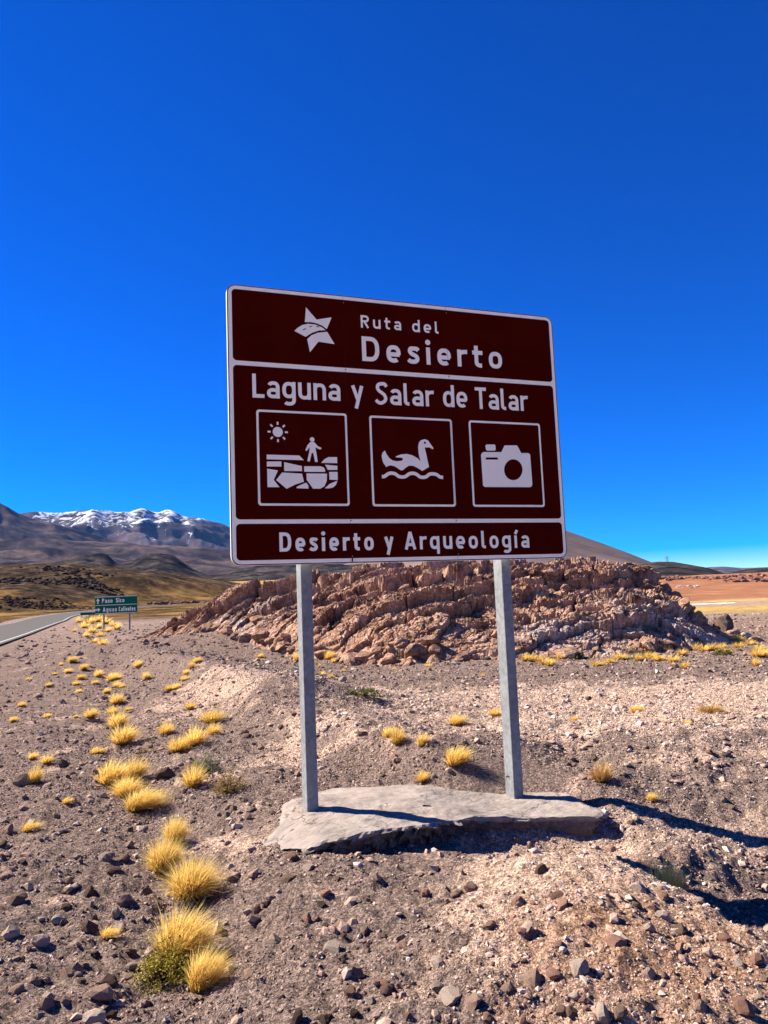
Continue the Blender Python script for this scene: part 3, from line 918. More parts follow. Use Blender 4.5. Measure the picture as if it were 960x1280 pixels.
def glyph(ch, w):
    """width, strokes [(points, closed)], dots [(x, y, r)] with capital height 1"""
    h = w / 2; X = 0.72
    if ch == 'o': return .57, [(arc(.285, X / 2, .285 - h, X / 2 - h, 0, 360, 32), True)], []
    if ch == 'c': return .48, [(arc(.27, X / 2, .27 - h, X / 2 - h, 48, 312, 26), False)], []
    if ch == 'e': return .56, [([(h * .9, .34), (.56 - h * .6, .34)], False), (arc(.28, X / 2, .28 - h, X / 2 - h, -4, 308, 30), False)], []
    if ch == 's': return .47, [(catmull([(.43, .56), (.37, X - h - .01), (.25, X - h), (.14, .62), (.105, .52), (.16, .425), (.25, .37), (.345, .31), (.385, .21), (.33, .115), (.22, h), (.11, h + .015), (.035, .165)]), False)], []
    if ch == 'a':
        W = .53
        return W, [([(W - h, 0)] + [(W - h, .40)] + arc(W / 2, .44, W / 2 - h, X - h - .44, 0, 152, 16), False), (arc(W / 2 - .005, .215, W / 2 - h, .215 - h, 0, 360, 26), True)], []
    if ch in 'dq':
        W = .57
        st = [(W - h, 0), (W - h, 1.0)] if ch == 'd' else [(W - h, X), (W - h, -.26)]
        return W, [(arc(W / 2, X / 2, W / 2 - h, X / 2 - h, 0, 360, 30), True), (st, False)], []
    if ch == 'g':
        W = .57
        return W, [(arc(W / 2, .375, W / 2 - h, .345 - h, 0, 360, 30), True), ([(W - h, X), (W - h, .0)] + arc(W / 2, -.02, W / 2 - h, .26 - h, 0, -140, 16), False)], []
    if ch == 'u':
        W = .55
        return W, [([(h, X)] + arc(W / 2, .30, W / 2 - h, .30 - h, 180, 345, 16), False), ([(W - h, X), (W - h, 0)], False)], []
    if ch == 'n':
        W = .55
        return W, [([(h, 0), (h, X)], False), (arc(W / 2, X - .30, W / 2 - h, .30 - h, 165, 0, 16) + [(W - h, 0)], False)], []
    if ch == 'r': return .38, [([(h, 0), (h, X)], False), (arc(h + .27, X - .30, .27, .30 - h, 160, 82, 10), False)], []
    if ch == 't': return .42, [([(.16, .93)] + arc(.16 + .19, .20 + .02, .19, .22 - h, 180, 275, 10), False), ([(0, X - h), (.42, X - h)], False)], []
    if ch == 'l': return .29, [([(h, 1.0)] + arc(h + .17, .2, .17, .2 - h, 180, 272, 10), False)], []
    if ch == 'i': return w * 1.15, [([(w * .575, 0), (w * .575, X)], False)], [(w * .575, .93, .115)]
    if ch == 'í': return w * 1.3, [([(w * .55, 0), (w * .55, X)], False), ([(w * .45, .80), (w * 1.25, 1.03)], False)], []
    if ch == 'y': return .55, [([(h, X), (.30, .06)], False), ([(.55 - h, X), (.20, -.27)], False)], []
    if ch == 'D': return .66, [([(h, 0), (h, 1)], False), ([(h, 1 - h), (.30, 1 - h)] + arc(.30, .5, .36 - h, .5 - h, 90, -90, 26) + [(h, h)], False)], []
    if ch in 'RP':
        st = [([(h, 0), (h, 1)], False), ([(h, 1 - h), (.30, 1 - h)] + arc(.30, .72, .29 - h, .28 - h, 90, -90, 18) + [(h, .44 + h)], False)]
        if ch == 'R': st.append(([(.28, .46), (.60 - h, 0)], False))
        return .60, st, []
    if ch == 'L': return .50, [([(h, 1), (h, 0)], False), ([(h, h), (.50, h)], False)], []
    if ch == 'T': return .58, [([(0, 1 - h), (.58, 1 - h)], False), ([(.29, 1 - h), (.29, 0)], False)], []
    if ch == 'A': return .66, [([(h * .9, 0), (.33, .97)], False), ([(.66 - h * .9, 0), (.33, .97)], False), ([(.16, .27), (.50, .27)], False)], []
    if ch == 'C': return .60, [(arc(.32, .5, .32 - h, .5 - h, 48, 312, 28), False)], []
    if ch == 'S': return .58, [(catmull([(.54, .80), (.46, 1 - h - .01), (.31, 1 - h), (.17, .88), (.12, .75), (.18, .62), (.31, .53), (.43, .43), (.485, .28), (.42, .15), (.28, h), (.14, h + .02), (.03, .20)]), False)], []
    raise KeyError(ch)


def stroke_quads(pts, closed, w):
    P = np.array(pts, float)
    keep = np.r_[True, np.hypot(*np.diff(P, axis=0).T) > 1e-6]
    P = P[keep]
    if closed and np.hypot(*(P[0] - P[-1])) < 1e-6: P = P[:-1]
    n = len(P)
    L, R_ = [], []
    for i in range(n):
        a = P[i - 1] if (i > 0 or closed) else None
        b = P[(i + 1) % n] if (i < n - 1 or closed) else None
        ts = []
        if a is not None: ts.append((P[i] - a) / np.linalg.norm(P[i] - a))
        if b is not None: ts.append((b - P[i]) / np.linalg.norm(b - P[i]))
        t = sum(ts); t /= np.linalg.norm(t)
        nn = np.array([-t[1], t[0]])
        m = 1.0 / max(0.5, float(nn @ np.array([-ts[0][1], ts[0][0]])))
        L.append(P[i] + nn * w / 2 * m); R_.append(P[i] - nn * w / 2 * m)
    V = np.array(L + R_)
    k = n if closed else n - 1
    F = [[i, (i + 1) % n, n + (i + 1) % n, n + i] for i in range(k)]
    return V, F


def disc(cx, cy, r, n=20, ry=None):
    ry = ry or r
    V = [(cx, cy)] + [(cx + r * math.cos(2 * PI * i / n), cy + ry * math.sin(2 * PI * i / n)) for i in range(n)]
    return np.array(V), [[0, 1 + i, 1 + (i + 1) % n] for i in range(n)]


def sheet_mesh(name, pieces, mat, lift, thick_step=0.0003):
    """flat pieces (V2, faces) on the sign's face, each a hair above the last"""
    V, F = [], []
    for k, (v2, f) in enumerate(pieces):
        o_ = len(V)
        for s_, t_ in v2: V.append((s_, -(lift + k * thick_step), t_))
        for q in f: F.append([o_ + i for i in q])
    me = bpy.data.meshes.new(name)
    me.from_pydata(V, [], F)
    bm = bmesh.new(); bm.from_mesh(me)
    bmesh.ops.triangulate(bm, faces=[f for f in bm.faces if len(f.verts) > 4])
    for f in bm.faces:
        f.normal_update()
        if f.normal.y > 0: f.normal_flip()
    bm.to_mesh(me); bm.free()
    me.materials.append(mat)
    return me


def poly_piece(pts):
    return np.array(pts), [list(range(len(pts)))]


def rrect(s0, s1, t0, t1, r, n=7):
    pts = []
    for cx, cy, a0 in ((s1 - r, t1 - r, 0), (s0 + r, t1 - r, 90), (s0 + r, t0 + r, 180), (s1 - r, t0 + r, 270)):
        for i in range(n + 1):
            a = math.radians(a0 + 90 * i / n)
            pts.append((cx + r * math.cos(a), cy + r * math.sin(a)))
    return pts


def letters(parent, text, s0, s1, base0, base1, cap, weight, mat, lift, gap=0.17, join=None):
    """one word from s0 to s1 with the baseline going from base0 to base1"""
    gl = [glyph(c, weight) for c in text]
    tot = sum(g[0] for g in gl)
    # the gap between letters and the letters' width share the given length
    k = (s1 - s0) / cap / (tot + gap * (len(text) - 1))
    x = 0.0
    collect = []
    for g in gl:
        W, st, dots = g
        pieces = []
        for pts, cl in st:
            v, f = stroke_quads([(px_ * k, py_) for px_, py_ in pts], cl, weight)
            pieces.append((v, f))
        for (dx, dy, r) in dots: pieces.append(disc(dx * k, dy, r, 18))
        out = []
        for v, f in pieces:
            v = np.array(v)
            ss = s0 + (x + v[:, 0]) * cap
            tt = base0 + (base1 - base0) * (ss - s0) / (s1 - s0) + v[:, 1] * cap
            out.append((np.column_stack([ss, tt]), f))
        if join is None:
            obj('letter', sheet_mesh('letter', out, mat, lift), parent)
        else:
            join.extend(out)
        x += (W + gap) * k

# ------------------------------------------------------------------ the brown sign
def build_sign():
    base_l = np.array([S0[0], S0[1], 0])
    mid = S0 + SD * SW / 2
    root = empty('tourist_sign', (float(mid[0]), float(mid[1]), 0.05), YAW)
    tag(root, 'large brown tourist road sign with white lettering and pictograms on two steel posts', 'road sign')
    zoff = float(S0[2]) - 0.05

    def par(o, parent=root, loc=None):
        o.parent = parent
        return o
    # panel: folded aluminium tray; local frame: x along the sign, -y out of its face
    bm = bmesh.new()
    out = rrect(0, SW, 0, SH, 0.066, 8)
    dep = 0.032
    fv = [bm.verts.new((s_, 0, t_)) for s_, t_ in out]
    bv = [bm.verts.new((s_, dep, t_)) for s_, t_ in out]
    f = bm.faces.new(fv); g = bm.faces.new(list(reversed(bv)))
    n = len(out)
    for i in range(n): bm.faces.new([fv[(i + 1) % n], fv[i], bv[i], bv[(i + 1) % n]])
    bmesh.ops.recalc_face_normals(bm, faces=bm.faces)
    me = bm_mesh('panel', bm, M['alu'])
    panel = obj('panel', me, root)
    panel.location = (-SW / 2, 0, zoff)
    L0 = 0.0006
    obj('edge_band', sheet_mesh('edge_band', [poly_piece(rrect(0.0015, SW - .0015, 0.0015, SH - .0015, 0.0645, 8))], M['brown'], L0), panel)
    e = 0.0085
    obj('border', sheet_mesh('border', [poly_piece(rrect(e, SW - e, e, SH - e, 0.058, 8))], M['white'], L0 + .0006), panel)
    # three brown fields
    def mean_t(pxs): return float(np.mean([on_sign(*p)[1] for p in pxs]))
    t_a1 = mean_t([(290.6, 451.1), (689.4, 476.8)]); t_a0 = mean_t([(290.6, 456.9), (689.4, 481.6)])
    t_b1 = mean_t([(295, 649), (700.8, 648.5)]); t_b0 = mean_t([(295, 654.9), (700.8, 653)])
    i_ = e + 0.027
    for lo, hi in ((t_a1, SH - i_), (t_b1, t_a0), (i_, t_b0)):
        obj('field', sheet_mesh('field', [poly_piece(rrect(i_, SW - i_, lo, hi, 0.03, 6))], M['brown'], L0 + .0014), panel)
    LF = L0 + .0024
    # words: (text, left px, right px, weight, gap)
    S = on_sign
    def word(txt, a, b, top, weight, gap):
        s0, t0 = S(*a); s1, t1 = S(*b)
        cap = S(*top)[1] - t0
        letters(panel, txt, s0, s1, t0, t1, cap, weight, M['white'], LF, gap)
    word('Ruta', (450.8, 409.6), (501.7, 413.2), (450.8, 394.0), .165, .26)
    word('del', (515.0, 414.8), (548.5, 417.4), (514.7, 399.6), .165, .24)
    word('Desierto', (452.4, 451.2), (628.2, 461.3), (451.6, 420.4), .175, .24)
    word('Laguna', (315.6, 497.0), (425.6, 501.4), (314.8, 467.0), .152, .115)
    word('y', (439.2, 502.6), (454.8, 503.4), (438.9, 473.6), .152, .115)
    word('Salar', (469.2, 505.6), (542.1, 508.4), (469.0, 477.4), .152, .115)
    word('de', (554.2, 508.6), (584.4, 509.9), (553.8, 481.0), .152, .115)
    word('Talar', (594.4, 511.0), (659.8, 514.0), (593.8, 484.0), .152, .115)
    word('Desierto', (349.5, 689.6), (467.2, 687.8), (349.2, 665.6), .18, .24)
    word('y', (480.4, 687.4), (492.3, 687.2), (480.2, 664.6), .18, .1)
    word('Arqueología', (506.0, 687.0), (661.8, 684.6), (505.8, 664.2), .17, .22)
    # star emblem
    def tr(pts, ox, oy, sc_): return np.array([S(ox + a / sc_, oy + b / sc_) for a, b in pts])
    st = [(490, 193), (548, 260), (630, 248), (604, 312), (578, 293), (545, 280), (515, 274), (484, 274)]
    rd = [(427, 322), (445, 305), (470, 290), (500, 283), (540, 287), (576, 302), (598, 318), (560, 320), (522, 333), (488, 354)]
    lo = [(497, 367), (520, 346), (555, 332), (606, 327), (646, 394), (558, 381), (512, 438)]
    for nm, pts in (('star_emblem', st), ('star_emblem', rd), ('star_emblem', lo)):
        o = obj(nm, sheet_mesh(nm, [poly_piece(tr(pts, 270, 340, 4.364))], M['white'], LF), panel)
    for a, b in (((473, 317), (490, 309)), ((508, 300), (524, 297)), ((546, 297), (562, 301))):
        q = tr([a, b], 270, 340, 4.364)
        obj('lane_dash', sheet_mesh('lane_dash', [stroke_quads(q, False, 0.006)], M['brown'], LF + .0008), panel)
    # pictogram frames
    frames = {}
    for key, (tl, trr, bl, br) in {'land': ((320, 511.5), (433.6, 517.4), (322.7, 632.2), (436.8, 632.4)), 'duck': ((461.1, 519.5), (564.6, 524.1), (465.6, 632.9), (569.7, 633.5)), 'camera': ((585.6, 525.7), (674.7, 529.3), (590.8, 633.8), (680.7, 633.6))}.items():
        a, b, c, d = S(*tl), S(*trr), S(*bl), S(*br)
        s0 = (a[0] + c[0]) / 2; s1 = (b[0] + d[0]) / 2; t1 = (a[1] + b[1]) / 2; t0 = (c[1] + d[1]) / 2
        o = obj('pictogram_frame', sheet_mesh('pictogram_frame', [poly_piece(rrect(s0, s1, t0, t1, .022, 5))], M['white'], LF), panel)
        w_ = 0.0165
        obj('pictogram_field', sheet_mesh('pictogram_field', [poly_piece(rrect(s0 + w_, s1 - w_, t0 + w_, t1 - w_, .012, 5))], M['brown'], LF + .0006), panel)
    LP = LF + .0014
    blocks = [[(115, 335), (470, 345), (522, 396), (115, 386)], [(117, 410), (275, 410), (275, 465), (117, 465)], [(305, 417), (498, 460), (500, 516), (306, 514)],
              [(523, 462), (700, 462), (735, 473), (752, 498), (752, 524), (524, 522)], [(708, 425), (745, 385), (790, 362), (882, 362), (884, 428)], [(752, 445), (886, 458), (886, 502), (780, 502)],
              [(796, 524), (888, 524), (889, 612), (800, 608)], [(120, 488), (238, 508), (192, 610), (255, 690), (124, 690)], [(283, 530), (500, 543), (522, 630), (430, 660), (333, 708), (218, 612)],
              [(440, 690), (470, 672), (545, 640), (570, 672), (570, 706), (443, 702)], [(548, 540), (772, 543), (770, 620), (745, 680), (700, 706), (620, 706), (552, 610)], [(750, 703), (800, 655), (888, 618), (870, 665), (840, 693), (800, 703)]]
    for b_ in blocks:
        obj('rock_pictogram', sheet_mesh('rock_pictogram', [poly_piece(tr(b_, 320, 530, 8.727))], M['white'], LP), panel)
    c = S(320 + 236 / 8.727, 530 + 88 / 8.727)
    R1 = 53 / 8.727 * 5.55 / 960 * 1.0
    obj('sun_pictogram', sheet_mesh('sun_pictogram', [disc(c[0], c[1], R1 * 1.06, 26)], M['white'], LP), panel)
    for k in range(8):
        a = k * PI / 4
        q = [(c[0] + R1 * 1.50 * math.cos(a), c[1] + R1 * 1.5 * math.sin(a)), (c[0] + R1 * 2.12 * math.cos(a), c[1] + R1 * 2.12 * math.sin(a))]
        obj('sun_ray', sheet_mesh('sun_ray', [stroke_quads(q, False, R1 * .38)], M['white'], LP), panel)
    man = [(590, 198), (560, 232), (537, 283), (542, 293), (554, 293), (586, 250), (578, 310), (558, 405), (585, 410), (606, 318), (622, 318), (643, 415), (672, 415), (660, 330), (645, 255), (690, 278), (708, 276), (714, 262), (672, 242), (648, 215), (632, 198)]
    hc = S(320 + 611 / 8.727, 530 + 171 / 8.727)
    obj('hiker_pictogram', sheet_mesh('hiker_pictogram', [poly_piece(tr(man, 320, 530, 8.727)), disc(hc[0], hc[1], R1 * .5, 18)], M['white'], LP), panel)
    duck = [(198, 440), (205, 415), (227, 393), (245, 430), (270, 465), (300, 485), (340, 493), (385, 487), (395, 475), (393, 466), (383, 460), (330, 456), (328, 448), (375, 430), (430, 425), (480, 437), (530, 465), (558, 492), (545, 450), (538, 410), (535, 360), (542, 320), (560, 298), (595, 289), (625, 300), (650, 335), (677, 372), (668, 382), (640, 365), (595, 365), (610, 430), (635, 545), (573, 582), (530, 555), (490, 535), (450, 533), (420, 552), (395, 575), (375, 577), (350, 560), (320, 540), (290, 531), (265, 533), (240, 545), (215, 510), (203, 475)]
    obj('bird_pictogram', sheet_mesh('bird_pictogram', [poly_piece(tr(duck, 450, 510, 7.385))], M['white'], LP), panel)
    ec = S(450 + 597 / 7.385, 510 + 322 / 7.385)
    obj('bird_eye', sheet_mesh('bird_eye', [disc(ec[0], ec[1], .009, 14)], M['brown'], LP + .0008), panel)
    wave = [(200, 634), (225, 632), (255, 610), (290, 602), (325, 610), (355, 632), (390, 638), (420, 632), (450, 610), (485, 603), (520, 613), (550, 636), (580, 641), (610, 634), (640, 612), (675, 609), (710, 618), (735, 637), (765, 642)]
    obj('wave_pictogram', sheet_mesh('wave_pictogram', [stroke_quads(catmull(tr(wave, 450, 510, 7.385), 3), False, .0265)], M['white'], LP), panel)
    body = [(484, 300), (490, 288), (500, 284), (595, 285), (603, 268), (613, 248), (680, 248), (692, 268), (703, 290), (742, 290), (752, 298), (764, 460), (760, 472), (750, 476), (505, 475), (495, 467)]
    obj('camera_pictogram', sheet_mesh('camera_pictogram', [poly_piece(tr(body, 490, 500, 4.364))], M['white'], LP), panel)
    btn = [(508, 250), (515, 243), (558, 243), (563, 250), (564, 272), (558, 277), (518, 277), (511, 271)]
    obj('camera_button', sheet_mesh('camera_button', [poly_piece(tr(btn, 490, 500, 4.364))], M['white'], LP), panel)
    slot = [(510, 314), (576, 314), (576, 326), (511, 326)]
    obj('camera_slot', sheet_mesh('camera_slot', [poly_piece(tr(slot, 490, 500, 4.364))], M['brown'], LP + .0008), panel)
    lens = [(660 + 50 * math.cos(a), 381 + 57 * math.sin(a)) for a in np.linspace(0, 2 * PI, 32, endpoint=False)]
    obj('camera_lens', sheet_mesh('camera_lens', [poly_piece(tr(lens, 490, 500, 4.364))], M['brown'], LP + .0008), panel)
    # sheet joints and rivets
    for px in ((427.5, 372, 440, 700), (559, 384, 569, 699)):
        a = S(px[0], px[1]); b = S(px[2], px[3])
        sx = (a[0] + b[0]) / 2
        q = [(sx, 0.012), (sx, SH - .012)]
        obj('seam', sheet_mesh('seam', [stroke_quads(q, False, .0016)], M['seam'], LP + .0018), panel)
        for tt in (0.05, t_b0 + .02, t_a0 + .02, SH - .06):
            obj('rivet', sheet_mesh('rivet', [disc(sx + .006, tt, .0045, 10)], M['galv_dark'], LP + .0024), panel)
    a = S(440, 697)
    obj('border_chip', sheet_mesh('border_chip', [poly_piece([(a[0] - .006, .010), (a[0] + .004, .009), (a[0] + .006, .034), (a[0] - .004, .036)])], M['seam'], LP + .003), panel)
    # rails behind
    for tt in (0.25, SH / 2, SH - .3):
        bm = bmesh.new(); add_box(bm, 0.12, SW - .12, dep + .001, dep + .036, tt - .03, tt + .03, .003)
        obj('rail', bm_mesh('rail', bm, M['galv']), panel)
    # posts: rectangular tube, broad side across
    for xl, zb in ((0.508 - SW / 2, 0.123), (2.153 - SW / 2, 0.010)):
        pw, pd = 0.083, 0.138
        bm = bmesh.new()
        add_box(bm, xl, xl + pw, dep + .037, dep + .037 + pd, zb - .05 - .12, zoff + SH - .1, .006)
        po = obj('post', bm_mesh('post', bm, M['galv']), root)
        y0 = dep + .037
        if zb < .05:                                   # a scrawled mark low on the sunlit side
            mk = bmesh.new()
            pts = [(.125, .10), (.112, .135), (.085, .145), (.06, .142)]
            for (a0, b0), (a1, b1) in zip(pts[:-1], pts[1:]):
                vs_ = [mk.verts.new((xl - .0012, y0 + a_, zb - .05 + b_)) for a_, b_ in ((a0, b0 - .006), (a1, b1 - .006), (a1, b1 + .006), (a0, b0 + .006))]
                mk.faces.new(vs_)
            obj('scrawl', bm_mesh('scrawl', mk, M['seam']), po)
    return root
build_sign()

# ------------------------------------------------------------------ gravel (nobody could count it)
def scatter_gravel():
    g = np.random.default_rng(77)
    shapes = []
    Vb, Fb = ICO[1]          # 42 verts / 80 faces
    oc = np.array([[1, 0, 0], [-1, 0, 0], [0, 1, 0], [0, -1, 0], [0, 0, 1], [0, 0, -1]], float)
    of = np.array([[0, 2, 4], [2, 1, 4], [1, 3, 4], [3, 0, 4], [2, 0, 5], [1, 2, 5], [3, 1, 5], [0, 3, 5]])
    phi = (1 + 5 ** .5) / 2
    iv = np.array([[-1, phi, 0], [1, phi, 0], [-1, -phi, 0], [1, -phi, 0], [0, -1, phi], [0, 1, phi], [0, -1, -phi], [0, 1, -phi], [phi, 0, -1], [phi, 0, 1], [-phi, 0, -1], [-phi, 0, 1]]) / math.hypot(1, phi)
    jf = np.array([[0, 11, 5], [0, 5, 1], [0, 1, 7], [0, 7, 10], [0, 10, 11], [1, 5, 9], [5, 11, 4], [11, 10, 2], [10, 7, 6], [7, 1, 8], [3, 9, 4], [3, 4, 2], [3, 2, 6], [3, 6, 8], [3, 8, 9], [4, 9, 5], [2, 4, 11], [6, 2, 10], [8, 6, 7], [9, 8, 1]])
    def field(name, N, rmin, rmax, size_k, smin, smax, base, faces, mat, dens_seed, keep):
        az = np.radians(g.uniform(-37, 37, N)); r = np.exp(g.uniform(math.log(rmin), math.log(rmax), N))
        x = r * np.sin(az); y = r * np.cos(az)
        ok = ~in_slab(x, y, 0.0)
        dn = fbm(x * 1.3, y * 1.3, 4, dens_seed) + 0.6 * fbm(x * .35, y * .35, 2, dens_seed + 5)
        ds, sd, al = seg_dist(x, y, DITCH)
        bias = np.where(sd < 0.3, 0.35, 0) - 0.35 * gauss(x, y, .8, 3.7, .6, .9) + .35 * gauss(x, y, 4.5, 14.2, 5, .8) - .6 * gauss(x, y, .15, 4.3, .3, .4)
        ok &= g.random(N) < np.clip(keep + 0.9 * dn + bias, .06, 1)
        rd, rs, ra = seg_dist(x, y, ROAD_S[::3])
        ok &= rd > ROAD_HW + .5
        x = x[ok]; y = y[ok]; r = r[ok]; n = len(x)
        sz = np.clip(size_k * r * np.exp(g.normal(0, .55, n)), smin, smax)
        z = Hq(x, y) + sz * .18
        k = len(base)
        V = np.repeat(base[None], n, 0) * (1 + g.normal(0, .22, (n, k, 1)))
        V *= (np.stack([g.uniform(.8, 1.4, n), g.uniform(.7, 1.1, n), g.uniform(.45, .85, n)], -1) * sz[:, None])[:, None, :]
        a = g.uniform(0, 6.28, n); c_, s_ = np.cos(a)[:, None], np.sin(a)[:, None]
        X = V[..., 0] * c_ - V[..., 1] * s_; Y = V[..., 0] * s_ + V[..., 1] * c_
        b = g.normal(0, .35, n); cb, sb = np.cos(b)[:, None], np.sin(b)[:, None]
        Z = V[..., 2] * cb + X * sb; X = X * cb - V[..., 2] * sb
        V = np.stack([X + x[:, None], Y + y[:, None], Z + z[:, None]], -1).reshape(-1, 3)
        F = (faces[None] + (np.arange(n) * k)[:, None, None]).reshape(-1, 3)
        me = mesh_np(name, V, F, M[mat], False)
        add_attr(me, 'v', np.repeat(g.random(n), k))
        pl, rdd = soil(x, y)
        add_attr(me, 'pale', np.repeat(np.clip(sstep(.25, .8, pl + g.normal(0, .22, n)), 0, 1), k))
        add_attr(me, 'red', np.repeat(np.clip(sstep(.2, .7, rdd + g.normal(0, .2, n)), 0, 1), k))
        o = obj(name, me)
        return o
    t = NT('gravel_mix')
    v = t.attr('v')
    col = t.ramp(v, [(0.0, (0.09, 0.06, 0.045)), (0.25, (0.19, 0.13, 0.098)), (0.5, (0.29, 0.20, 0.15)), (0.72, (0.40, 0.28, 0.21)), (0.86, (0.29, 0.17, 0.125)), (1.0, (0.54, 0.44, 0.37))])
    col = t.mix(t.math('MULTIPLY', t.attr('pale'), .75), col, t.ramp(v, [(0.0, (0.24, 0.16, 0.12)), (0.4, (0.44, 0.32, 0.25)), (1.0, (0.66, 0.54, 0.45))]))
    col = t.mix(t.math('MULTIPLY', t.attr('red'), .7), col, t.ramp(v, [(0.0, (0.18, 0.10, 0.07)), (0.5, (0.38, 0.23, 0.16)), (1.0, (0.56, 0.42, 0.33))]))
    co = t.coord()
    col = t.mix(1.0, col, t.ramp(t.noise(co, 90, 4, .7), [(0.3, 0.75), (0.7, 1.2)]), 'MULTIPLY')
    M['gravel'] = t.done(col, 0.92, t.bump(t.noise(co, 160, 4, .7), .5, .003))
    a = field('gravel', 125000, 2.3, 14, .0011, .003, .014, oc, of, 'gravel', 900, .42)
    tag(a, 'fine brown gravel strewn over the whole foreground', 'gravel', kind='stuff')
    b = field('pebbles', 11000, 2.3, 20, .0028, .007, .035, iv, jf, 'gravel', 930, .18)
    tag(b, 'coarser mixed pebbles lying among the fine gravel', 'pebbles', kind='stuff')
    a2 = field('gravel', 30000, 7, 36, .0010, .007, .035, oc, of, 'gravel', 945, .40)
    tag(a2, 'small stones strewn over the flat before the outcrop', 'gravel', kind='stuff')
    c = field('rubble', 9000, 14, 75, .0016, .015, .10, iv, jf, 'gravel', 960, .36)
    tag(c, 'broken stones covering the ground round the rock outcrop', 'rubble', kind='stuff')
scatter_gravel()

# ------------------------------------------------------------------ single stones
def stone(px, py, size_px, mat, label, group=None, tall=1.0, seed=None, flat=1.0):
    p = ground_at(px, py)
    if p is None: return
    r = float(np.linalg.norm(p - EYE))
    s = size_px / FPX * r * 0.5
    i = seed if seed is not None else random.randrange(10)
    o = obj('stone', rock_mesh(True, i, mat))
    o.location = (p[0], p[1], h1(p[0], p[1]) + s * .18 * tall)
    o.scale = (s, s * .9, s * 1.05 * tall)
    o.rotation_euler = (random.uniform(-.3, .3), random.uniform(-.3, .3), random.uniform(0, 6.28))
    tag(o, label, 'stone', group)
    return o

NAMED_STONES = [
    (20, 1128, 24, 'stone', 'grey angular stone near the left edge, above the cluster of pale stones'),
    (112, 1164, 24, 'stone_dark', 'dark pointed stone just left of a tiny flat grass tuft'),
    (150, 1163, 15, 'stone_pale', 'small pale rounded stone just right of a tiny flat grass tuft'),
    (53, 1180, 22, 'stone_pale', 'pale flat stone left of the dark pointed stone, lower down'),
    (87, 1220, 27, 'stone', 'brown angular stone left of the big foreground tussock near lower left corner'),
    (128, 1247, 34, 'stone', 'largest brown stone in the lower left corner with a black shadow'),
    (183, 1117, 16, 'stone_red', 'rounded brown stone beside the swept grass tussock, on its left'),
    (145, 1090, 20, 'stone_dark', 'dark flat stone on the shoulder level with the swept tussock'),
    (192, 1228, 28, 'stone_dark', 'dark stone half buried below the olive cushion shrub'),
    (120, 1277, 28, 'stone_pale', 'pale stone cut by the bottom edge at lower left'),
    (13, 1170, 20, 'stone_pale', 'pale stone touching the left edge low down'),
    (417, 1188, 24, 'stone_pale', 'upright pale egg shaped stone alone on the gravel below the slab'),
    (447, 1220, 22, 'stone', 'grey stone below right of the upright egg shaped stone'),
    (484, 1238, 18, 'stone_dark', 'dark wedge stone on the gravel left of the mound foot'),
    (547, 1208, 22, 'stone_pale', 'pale angular stone at the left foot of the foreground mound'),
    (565, 1250, 30, 'stone_pale', 'large pale two toned stone near bottom centre, left of a brown one'),
    (591, 1257, 24, 'stone', 'brown block stone touching the large pale stone at bottom centre'),
    (548, 1235, 16, 'stone_pale', 'small pale stone directly above the large pale bottom centre stone'),
    (533, 1118, 16, 'stone_red', 'small reddish stone alone on the bare gravel below the slab'),
    (366, 1072, 16, 'stone_red', 'small dark red stone at the front left edge of the slab'),
    (424, 1068, 14, 'stone_red', 'small upright orange stone leaning at the front of the slab'),
    (362, 1100, 18, 'stone', 'flat grey stone on the gravel below the left end of the slab'),
    (386, 1087, 18, 'stone_pale', 'flat pale stone in front of the slab between two brown ones'),
    (403, 1132, 13, 'stone_dark', 'small black stone on gravel midway between slab and egg shaped stone'),
    (385, 1151, 18, 'stone_red', 'flat reddish stone below the small black stone'),
    (675, 1090, 17, 'stone_dark', 'dark flat stone on the crest of the foreground mound'),
    (724, 1212, 24, 'stone_pale', 'pale round stone in the middle of the foreground mound'),
    (752, 1272, 28, 'stone_pale', 'large pale stone at the bottom edge under the foreground mound'),
    (716, 1268, 17, 'stone', 'brown stone just left of the large pale bottom edge stone'),
    (812, 1220, 18, 'stone_pale', 'pale stone on the right half of the foreground mound'),
    (877, 1262, 20, 'stone', 'brown stone near the bottom right corner on the mound slope'),
    (798, 1112, 22, 'stone_pale', 'pale elongated stone beside the shaded tussock on the mound crest'),
    (207, 972, 26, 'stone_dark', 'dark broad stone between the grass row and the golden tuft by the shrub'),
    (80, 957, 15, 'stone_dark', 'black stone on the shoulder right of a small golden tuft'),
    (30, 979, 24, 'stone', 'grey stone carrying a golden tuft at its right near the left edge'),
    (222, 998, 15, 'stone_pale', 'small pale stone left below the golden tuft by the brown shrub'),
    (736, 874, 9, 'stone_dark', 'single black stone above a golden tuft on the pale flat at right'),
]
for px, py, sz, mt, lb in NAMED_STONES:
    stone(px, py, sz, mt, lb)

